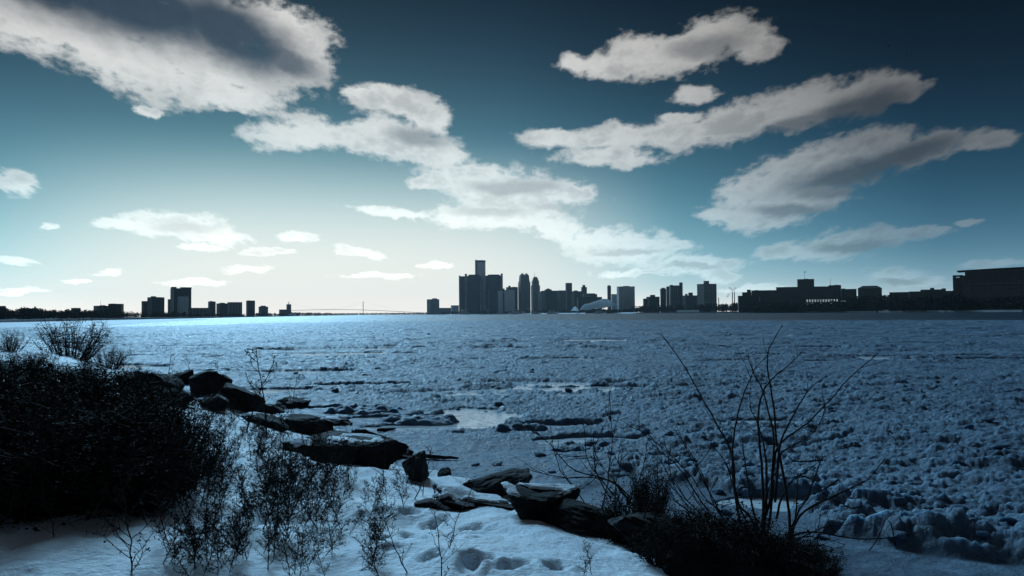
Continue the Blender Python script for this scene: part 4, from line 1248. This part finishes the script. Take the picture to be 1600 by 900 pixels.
bld(1295, 1315, 446, 1540, 'dark block carrying an aerial right of the flag tower', mat='f_brick', th=4, pent=[(1304, 1311, 445)], mast=(1299, 434))
bld(1314, 1339, 452, 1500, 'low dark block right of the block with the aerial', mat='f_brick', th=3, pent=[(1316, 1322, 450.6)])
def hip(x0, x1, yeave, yridge, dist, label, mat, rm, lit=None, th=0, name='house', ratio=.45):
    cx = (x0 + x1) / 2; c = at(cx, hz(cx), dist); az_ = math.atan2(c.x, c.y); kk = dist / F * math.cos(az_); w = (x1 - x0) * kk; d = w * ratio
    z0 = LAND - 1; ze = at(cx, yeave, dist).z - z0; zr = at(cx, yridge, dist).z - z0
    rt = empty(name, (c.x + math.sin(az_) * d / 2, c.y + math.cos(az_) * d / 2, z0), math.radians(th) - az_)
    mb = MB(); mb.box((0, 0, ze / 2), (w, d, ze)); mb.build('wall', M[mat], rt)
    mb = MB(); a, b_, e = w / 2 * 1.03, d / 2 * 1.05, w / 2 - d * .45
    mb.v = [(-a, -b_, ze), (a, -b_, ze), (a, b_, ze), (-a, b_, ze), (-e, 0, zr), (e, 0, zr)]
    mb.f = [(0, 1, 5, 4), (1, 2, 5), (2, 3, 4, 5), (3, 0, 4), (3, 2, 1, 0)]; ro = mb.build('roof', M[rm], rt)
    tag(rt, label, 'house'); return rt, kk, w, d, ro
hip(1341, 1378.5, 450.5, 446.2, 1450, 'dark hall with a shallow pitched roof right of the aerial block', 'f_brick', 'roof', name='hall')
rt, kk, w, d, ro = hip(1260, 1312, 465.2, 456, 1300, 'long house with bright windows and a snowy roof on the right bank', 'f_brick', 'roof')
for j in range(5):
    mb = MB(); xx = (-0.36 + .18 * j) * w; mb.box((xx, -d * .32, (hz(1286) - 462.3) * kk + 1.5), (2.0 * kk, 2.4, 2.3 * kk), 0, .6); mb.build('dormer', M['white'], ro)
for row, (y0_, y1_) in enumerate(((466.3, 470.6), (472.2, 475.6), (477.5, 479.5))):
    for j in range(12):
        if row == 1 and j in (4, 6, 7, 8): continue
        if row == 2 and j not in (0, 1, 9, 10): continue
        xx = (1261.4 + j * 4.25 - 1286) * kk; z_ = (hz(1286) - (y0_ + y1_) / 2) * kk + CAM_H - (LAND - 1)
        mb = MB(); mb.box((xx, -d / 2 - .12, z_), ((2.0 if j not in (4, 5) else 1.4) * kk, .3, (y1_ - y0_) * kk * (1 if row < 2 else .6))); mb.build('window', M['lit'], rt)
rt, kk, w, d, ro = hip(1312.8, 1326, 466.5, 461, 1310, 'small wing with bright windows beside the long house', 'f_brick', 'roof', ratio=.7)
for row in range(2):
    for j in range(4):
        mb = MB(); mb.box(((1314.8 + j * 2.9 - 1319.4) * kk, -d / 2 - .12, (hz(1319) - 469.5 - row * 3.6) * kk + CAM_H - (LAND - 1)), (1.3 * kk, .3, 2.2 * kk)); mb.build('window', M['lit'], rt)
bld(1390, 1421, 457, 1250, 'low dark block between the pitched hall and the long low factory', mat='f_brick', th=3, ratio=.4)
bld(1420, 1490, 455.5, 1200, 'long low dark factory left of the big curved roof building', mat='f_brick', th=3, ratio=.3, pent=[(1440, 1476, 452.3), (1454, 1460, 449.6), (1470, 1476, 450.6)])
# big curved-roof building on the right
DB = 900; kb = DB / F; c = at(1560, hz(1560), DB); rb_ = empty('office_building', (c.x, c.y, LAND - 1), -math.atan2(c.x, c.y)); kb *= math.cos(math.atan2(c.x, c.y))
zb = lambda py: at(1560, py, DB).z - (LAND - 1)
xb = lambda px: (px - 1560) * kb
mb = MB(); mb.box(((xb(1505) + xb(1740)) / 2, 22, zb(429) / 2), (xb(1740) - xb(1505), 40, zb(429))); mb.build('wall', M['f_brick'], rb_)
mb = MB(); mb.box(((xb(1508) + xb(1738)) / 2, 22, (zb(429) + zb(421.5)) / 2), (xb(1738) - xb(1508), 36, zb(421.5) - zb(429))); mb.build('top_storey', M['f_brick'], rb_)
mb = MB()   # frame of the terrace at the left end
for px0, px1, y0_, y1_ in ((1488, 1491.5, 428, 492), (1499.5, 1504.6, 428, 492), (1488, 1504.6, 428, 429.3), (1491.5, 1499.5, 431.8, 492)):
    z0_ = 0 if y1_ == 492 else zb(y1_); mb.box(((xb(px0) + xb(px1)) / 2, 20, (z0_ + zb(y0_)) / 2), (xb(px1) - xb(px0), 34, zb(y0_) - z0_))
mb.build('terrace_frame', M['f_brick'], rb_)
mb = MB(); n_ = 18; lo_, hi_ = [], []
for i in range(n_ + 1):
    q = i / n_; px_ = 1495 + q * 250; py_ = 422.2 - 4.2 * math.sin(math.pi * min(1, q * .62 + .04)) ** .8
    for yy in (-1.5, 44): lo_.append((xb(px_), yy, zb(py_ + .5))); hi_.append((xb(px_), yy, zb(py_ - .35)))
mb.v = lo_ + hi_; m2 = len(lo_)
for i in range(n_):
    a = 2 * i; mb.f += [(a, a + 2, a + 3, a + 1), (m2 + a, m2 + a + 1, m2 + a + 3, m2 + a + 2), (a, m2 + a, m2 + a + 2, a + 2), (a + 1, a + 3, m2 + a + 3, m2 + a + 1)]
mb.f += [(0, 1, m2 + 1, m2), (m2 - 2, m2 + m2 - 2, m2 + m2 - 1, m2 - 1)]
mb.build('roof', M['roof'], rb_)
for row in range(4):
    for j in range(8):
        y0_ = 440.3 + row * 6.3; px0 = 1505.5 + j * 15.2
        mb = MB(); mb.box((xb(px0 + 6.2), 1.9, zb(y0_ + 2.3)), (12.2 * kb, .5, 4.4 * kb)); w_ = mb.build('window', M['pane'], rb_)
        mb = MB()
        for s in (1, 2): mb.box((xb(px0 + 6.2) + (s - 1.5) * 4.2 * kb, 1.55, zb(y0_ + 2.3)), (.35 * kb, .3, 4.4 * kb))
        mb.build('mullion', M['roof'], w_)
tag(rb_, 'large dark office building with a curved overhanging roof at the right edge', 'building')

# smoke stacks with smoke
for i, (px, yt, lab) in enumerate([(1144.8, 457, 'left one of two thin smoking chimneys'), (1148, 457.4, 'right one of two thin smoking chimneys'), (1123.3, 466, 'short dark chimney right of the two toned tower')]):
    c = at(px, hz(px), 2000); rt = empty('chimney', (c.x, c.y, LAND - 1)); z_ = at(px, yt, 2000).z - (LAND - 1)
    mb = MB(); mb.cyl((0, 0), 1.4, 0, z_, 12, 1.0); mb.build('shaft', M['roof'], rt)
    mb = MB(); mb.cyl((0, 0), 1.35, z_, z_ + 1.2, 12, 1.35); mb.build('rim', M['conc'], rt)
    tag(rt, lab, 'chimney')
sv = MB()
for px, py, r_ in ((1145.2, 455.6, 1.2), (1144.4, 453.6, 1.9), (1142.5, 452.0, 2.4), (1146.6, 452.6, 2.2), (1148.6, 450.6, 2.2), (1140, 450.2, 2.0), (1148.3, 455.4, 1.2), (1136.5, 463, 2.0), (1138.5, 460.5, 1.8)):
    p = at(px, py, 2000); s = len(sv.v); R_ = r_ * 2000 / F
    for v in CS_V:
        q = v.normalized(); q = q * (1 + .25 * mnoise.fractal(q * 2 + Vector((px, py, 0)), .9, 2, 3)); sv.v.append((p.x + q.x * R_, p.y + q.y * R_, p.z + q.z * R_ * .8))
    sv.f += [tuple(s + i for i in f_) for f_ in CS_F]
mt = bpy.data.materials.new('smoke'); mt.use_nodes = True; t = mt.node_tree; t.nodes.clear()
pv = nd(t, 'ShaderNodeVolumePrincipled'); pv.inputs['Color'].default_value = (.75, .85, .95, 1); pv.inputs['Density'].default_value = 0.12
t.links.new(pv.outputs[0], nd(t, 'ShaderNodeOutputMaterial').inputs['Volume'])
tag(sv.build('smoke', mt), 'pale smoke drifting off the thin chimneys', 'smoke', kind='stuff')

# white tent roof of the open-air theatre
DT = 2400; kt = DT / F; c = at(935, hz(935), DT); rt = empty('tent_theatre', (c.x, c.y, LAND - 1))
zt_ = lambda py: at(935, py, DT).z - (LAND - 1)
nu, nv = 40, 14; mb = MB(); ridge = [(906, 484), (909, 479.5), (914, 474.6), (919, 474.2), (926, 472.2), (934, 469.4), (943, 466.6), (950, 467.2), (956, 471), (961, 475.5), (966, 477.6)]
hem = [(906, 484), (912, 483.6), (920, 484.2), (928, 481.5), (938, 482), (948, 480), (958, 479), (966, 477.9)]
def interp(tab, x):
    for (a, b_), (c_, d_) in zip(tab[:-1], tab[1:]):
        if a <= x <= c_: return b_ + (d_ - b_) * (x - a) / (c_ - a)
    return tab[-1][1]
for i in range(nu):
    px = 906.01 + 59.9 * i / (nu - 1); zr, zh = zt_(interp(ridge, px)), zt_(interp(hem, px))
    dpt = 30 * math.sin(math.pi * (i + .5) / nu) ** .6
    for j in range(nv):
        q = j / (nv - 1) * 2 - 1; s_ = 1 - abs(q) ** 1.7
        mb.v.append(((px - 935) * kt, q * dpt, zh + (zr - zh) * s_ + 0.35 * math.cos(i * .9) * (1 - s_)))
for i in range(nu - 1):
    for j in range(nv - 1): mb.f.append((i * nv + j, (i + 1) * nv + j, (i + 1) * nv + j + 1, i * nv + j + 1))
mb.build('roof', M['membrane'], rt, smooth=True)
mb = MB(); mb.box((4 * kt, 0, zt_(484) * .5), (48 * kt, 22, zt_(484))); mb.build('stage', M['roof'], rt)
for px in (915, 943, 955):
    mb = MB(); mb.cyl(((px - 935) * kt, 0), .6, 0, zt_(interp(ridge, px)) - .3, 8); mb.build('pole', M['steel'], rt)
tag(rt, 'white humped tent roof of an open air theatre on the shore', 'tent')

# boats, tents and pavilions along the water's edge
def boat(px, dist, L, label, cabin=.5):
    c = at(px, hz(px), dist); rt = empty('boat', (c.x, c.y, 0), rnd.uniform(-.2, .2)); mb = MB(); n_ = 10; B = L * .24; H_ = L * .13
    for z_, f_ in ((-0.2, .55), (H_ * .5, .9), (H_, 1.0)):
        for i in range(n_ + 1):
            q = i / n_; mb.v.append((-L / 2 + L * q, -B / 2 * f_ * (1 - max(0, q - .55) ** 2 * 4.9), z_ + H_ * .25 * q * q))
        for i in range(n_, -1, -1):
            q = i / n_; mb.v.append((-L / 2 + L * q, B / 2 * f_ * (1 - max(0, q - .55) ** 2 * 4.9), z_ + H_ * .25 * q * q))
    m_ = 2 * (n_ + 1)
    for lv in range(2):
        for i in range(m_): j = (i + 1) % m_; mb.f.append((lv * m_ + i, lv * m_ + j, (lv + 1) * m_ + j, (lv + 1) * m_ + i))
    mb.f.append(tuple(2 * m_ + i for i in range(m_))); mb.build('hull', M['white'], rt)
    mb = MB(); mb.box((-L * .08, 0, H_ * 1.55), (L * cabin, B * .7, H_ * 1.1), 0, .86); mb.build('cabin', M['white'], rt)
    mb = MB(); mb.box((-L * .08, 0, H_ * 1.62), (L * cabin * .96, B * .73, H_ * .4)); mb.build('cabin_window', M['pane'], rt)
    tag(rt, label, 'boat', 'white boats moored along the downtown shore')
for px, dist, L, lab in ((730.5, 3240, 26, 'white boat moored before the left dark tower'), (782, 3180, 34, 'white boat moored below the pale glass slabs'), (809, 3060, 62, 'largest white boat, moored left of the small lighthouse'),
                         (838, 2920, 36, 'white boat moored right of the small lighthouse'), (864, 2800, 44, 'white boat moored under the broad dark block'), (938, 2350, 38, 'white boat moored before the white tent roof')):
    boat(px, dist, L, lab)
c = at(825.5, hz(825), 3080); rt = empty('lighthouse', (c.x, c.y, 0)); zl = lambda py: at(825, py, 3080).z
mb = MB(); mb.cyl((0, 0), 3.4, 0, zl(480.5), 14, 2.3); mb.build('tower', M['conc'], rt)
mb = MB(); mb.cyl((0, 0), 3.0, zl(480.5), zl(480.2), 14, 3.0); mb.build('gallery', M['roof'], rt)
mb = MB(); mb.cyl((0, 0), 1.9, zl(480.2), zl(479), 10, 1.9); mb.build('lantern', M['pane'], rt)
mb = MB(); mb.cyl((0, 0), 2.3, zl(479), zl(478), 10, .2); mb.build('cap', M['roof'], rt)
tag(rt, 'small white lighthouse among the moored boats', 'lighthouse')
for px, yb, dist, wpx, lab in ((761.5, 483, 3320, 7.5, 'small white peaked tent before the dark towers'), (898.5, 478.3, 2660, 13, 'white peaked roof left of the humped tent roof'), (455, 489.8, 2300, 13, 'white tent at the tip of the left bank')):
    c = at(px, hz(px), dist); kk = dist / F; rt = empty('tent', (c.x, c.y, LAND - .4)); zt3 = at(px, yb, dist).z - LAND + .4; w = wpx * kk / 2
    mb = MB(); mb.v = [(-w, -w * .6, zt3 * .35), (w, -w * .6, zt3 * .35), (w, w * .6, zt3 * .35), (-w, w * .6, zt3 * .35), (0, 0, zt3)]
    mb.f = [(0, 1, 4), (1, 2, 4), (2, 3, 4), (3, 0, 4)]; mb.build('canopy', M['membrane'], rt)
    for sx in (-1, 1):
        for sy in (-1, 1):
            mb = MB(); mb.cyl((sx * w * .93, sy * w * .55), .25, 0, zt3 * .36, 6); mb.build('pole', M['steel'], rt)
    tag(rt, lab, 'tent')
strip('snowy_quay', [fp(690, 4045), fp(790, 3325), fp(900, 2695), fp(1000, 2245)], 6, -0.3, LAND + 1.2, M['snow'], slope=22)
strip('promenade', [fp(1060, 2010), fp(1095, 1880)], 5, LAND, LAND + 6, M['conc'])

# ------------------------------------------------------------------ far suspension bridge
M['bridge'] = mat_noise('hazed_bridge_paint', (0.34, 0.42, 0.43), (0.42, 0.50, 0.51), 0.05, 0.6, 0)  # greenish steel paint, lightened to put distant haze into the colour
DBR = 7700; kk = DBR / F
def P_(px, py): p = at(px, py, DBR); return (p.x - br.location.x, p.y - br.location.y, p.z)
c = at(567.5, hz(567), DBR); br = empty('suspension_bridge', (c.x, c.y, 0))
for px in (567.5, 451):
    tw_ = MB(); zt_b = at(px, 471.5, DBR).z
    for s in (-1, 1): tw_.box((P_(px, 480)[0] + s * .45 * kk, 0, zt_b / 2), (.3 * kk, 1.0 * kk, zt_b))
    for q in (.45, .72, .98): tw_.box((P_(px, 480)[0], 0, zt_b * q), (.8 * kk, .8 * kk, .5 * kk))
    tw_.build('tower', M['bridge'], br)
dk = MB(); pts = [(445, 485.2), (500, 484.0), (525, 483.6), (567, 484.3), (600, 485.6), (640, 487.6), (668, 489.0)]
dk.tube([P_(*q) for q in pts], [.34 * kk] * len(pts), 4); dk.build('deck', M['bridge'], br)
cb = MB(); n_ = 24; pts = []
for i in range(n_ + 1):
    q = i / n_; pts.append((451 + 116.5 * q, 471.8 + (483.3 - 471.8) * (1 - (2 * q - 1) ** 2)))
pts += [(567.5 + 60 * q / 6, 471.8 + 13.5 * q / 6) for q in range(1, 7)]
cb.tube([P_(*q) for q in pts], [.06 * kk] * len(pts), 4); cb.build('cable', M['bridge'], br)
for px in (530, 604, 632):
    pb = MB(); pb.box((P_(px, 485)[0], 0, 12), (.5 * kk, .8 * kk, 24)); pb.build('pier', M['bridge'], br)
tag(br, 'far suspension bridge crossing the river in the haze', 'bridge')

# ------------------------------------------------------------------ far trees: bare woods that read as one mass
def woods(name, spans, label, seed, n_per=1.0):
    r_ = random.Random(seed); vs, fs = [], []
    for x0, x1, d0, d1, h0, h1 in spans:
        cnt = int((x1 - x0) * n_per / 2.4)
        for _ in range(cnt):
            px = r_.uniform(x0, x1); q = (px - x0) / (x1 - x0); dist = (d0 + (d1 - d0) * q) * r_.uniform(1.0, 1.06)
            h = r_.uniform(h0, h1); p = at(px, hz(px), dist); w = h * r_.uniform(.35, .6)
            # trunk
            n0 = len(vs); tw = .02 * h
            vs += [(p.x - tw, p.y, LAND - .5), (p.x + tw, p.y, LAND - .5), (p.x + tw * .5, p.y, LAND + h * .6), (p.x - tw * .5, p.y, LAND + h * .6)]; fs.append((n0, n0 + 1, n0 + 2, n0 + 3))
            n0 = len(vs); vs += [(p.x, p.y - tw, LAND - .5), (p.x, p.y + tw, LAND - .5), (p.x, p.y + tw * .5, LAND + h * .6), (p.x, p.y - tw * .5, LAND + h * .6)]; fs.append((n0, n0 + 1, n0 + 2, n0 + 3))
            for _k in range(95):
                a, b_ = r_.uniform(0, 6.28), r_.uniform(-1, 1); rr_ = r_.random() ** .4
                cx_, cy_, cz_ = p.x + w * rr_ * math.cos(a) * math.sqrt(1 - b_ * b_), p.y + w * rr_ * math.sin(a) * math.sqrt(1 - b_ * b_), LAND + h * (.55 + .45 * b_ * rr_)
                s = h * r_.uniform(.04, .105); u_ = Vector((r_.gauss(0, 1), r_.gauss(0, 1), r_.gauss(.5, 1))).normalized() * s * 1.5; v_ = u_.cross(Vector((r_.gauss(0, 1), r_.gauss(0, 1), r_.gauss(0, 1)))).normalized() * s * .6
                n0 = len(vs); cc_ = Vector((cx_, cy_, cz_))
                vs += [tuple(cc_ - u_), tuple(cc_ + v_), tuple(cc_ + u_), tuple(cc_ - v_)]; fs.append((n0, n0 + 1, n0 + 2, n0 + 3))
    me = bpy.data.meshes.new(name); me.from_pydata(vs, [], fs); me.update()
    return tag(link(name, me, M['trees']), label, 'trees', kind='stuff')


woods('left_bank_trees', [(-140, 150, 570, 770, 3.5, 8.5), (-140, 60, 600, 660, 5, 11), (60, 150, 700, 780, 5, 10), (150, 290, 820, 1060, 4.5, 8.5), (290, 400, 1100, 1600, 3, 6)], 'dark bare trees along the far left bank', 61, 1.7)
woods('distant_woods', [(400, 470, 1900, 2500, 4, 9), (455, 520, 2600, 4300, 8, 14), (490, 690, 6000, 6400, 9, 17), (490, 690, 5600, 6000, 7, 13)], 'hazy far woods at the foot of the bridge', 67, 3.5)
woods('right_bank_trees', [(990, 1170, 2300, 1650, 10, 22), (690, 1000, 3450, 2330, 6, 15), (1160, 1380, 1380, 1060, 9, 17), (1370, 1640, 1000, 790, 8, 15), (1170, 1260, 1380, 1300, 12, 19), (1325, 1500, 1180, 860, 14, 20), (1322, 1400, 1300, 1180, 18, 26)], 'dark bare trees along the right river bank', 71, 2.0)

# lamp posts on the river wall, and two birds high on the right
for i, px in enumerate((1371, 1398, 1427, 1458, 1492, 1525, 1562, 1596)):
    d_ = 1050 - (px - 1370) * 1.13; c = at(px, hz(px), d_); rt = empty('bollard', (c.x, c.y - 1.0, LAND + .7))
    mb = MB(); mb.cyl((0, 0), .35, 0, 2.6, 8, .3); mb.build('post', M['roof'], rt)
    mb = MB(); mb.cyl((0, 0), .55, 2.6, 3.0, 8, .3); mb.build('cap', M['roof'], rt)
    tag(rt, 'dark post standing on the concrete river wall at the right', 'post', 'posts along the concrete river wall')
def bird(px, py, dist, lab, bank_):
    mb = MB(); s = .42
    body = [(-.5, 0, 0), (-.3, 0, .02), (0, 0, .03), (.25, 0, .03), (.42, 0, .06), (.55, 0, .04)]
    mb.tube(body, [.02, .07, .10, .085, .05, .008], 8)
    for sy in (-1, 1):
        mb.v += [(.2, sy * .05, .06), (-.12, sy * .05, .05), (-.02, sy * .55, .28), (.16, sy * .5, .28), (-.22, sy * 1.1, .16)]
        n_ = len(mb.v) - 5; mb.f += [(n_, n_ + 1, n_ + 2, n_ + 3), (n_ + 3, n_ + 2, n_ + 4)]
    mb.v += [(-.45, -.03, 0), (-.45, .03, 0), (-.75, .10, 0), (-.75, -.10, 0)]; n_ = len(mb.v) - 4; mb.f.append((n_, n_ + 1, n_ + 2, n_ + 3))
    o = mb.build('bird', M['twig']); o.location = at(px, py, dist); o.rotation_euler = (bank_, 0, 2.4); tag(o, lab, 'bird')
bird(1388.5, 72, 330, 'dark bird flying higher of the two at the upper right', .5)
bird(1416.5, 86, 330, 'dark bird flying lower of the two at the upper right', -.4)

# ------------------------------------------------------------------ the hazy air over the river
mb = MB(); mb.box((0, 4600, 148), (18600, 9900, 306))
mt = bpy.data.materials.new('haze'); mt.use_nodes = True; t = mt.node_tree; t.nodes.clear()
pv = nd(t, 'ShaderNodeVolumePrincipled'); pv.inputs['Color'].default_value = (.80, .92, 1.0, 1); pv.inputs['Density'].default_value = 2.4e-5; pv.inputs['Anisotropy'].default_value = 0.35
t.links.new(pv.outputs[0], nd(t, 'ShaderNodeOutputMaterial').inputs['Volume'])
tag(mb.build('haze', mt), 'thin pale haze over the river', 'haze', kind='stuff')
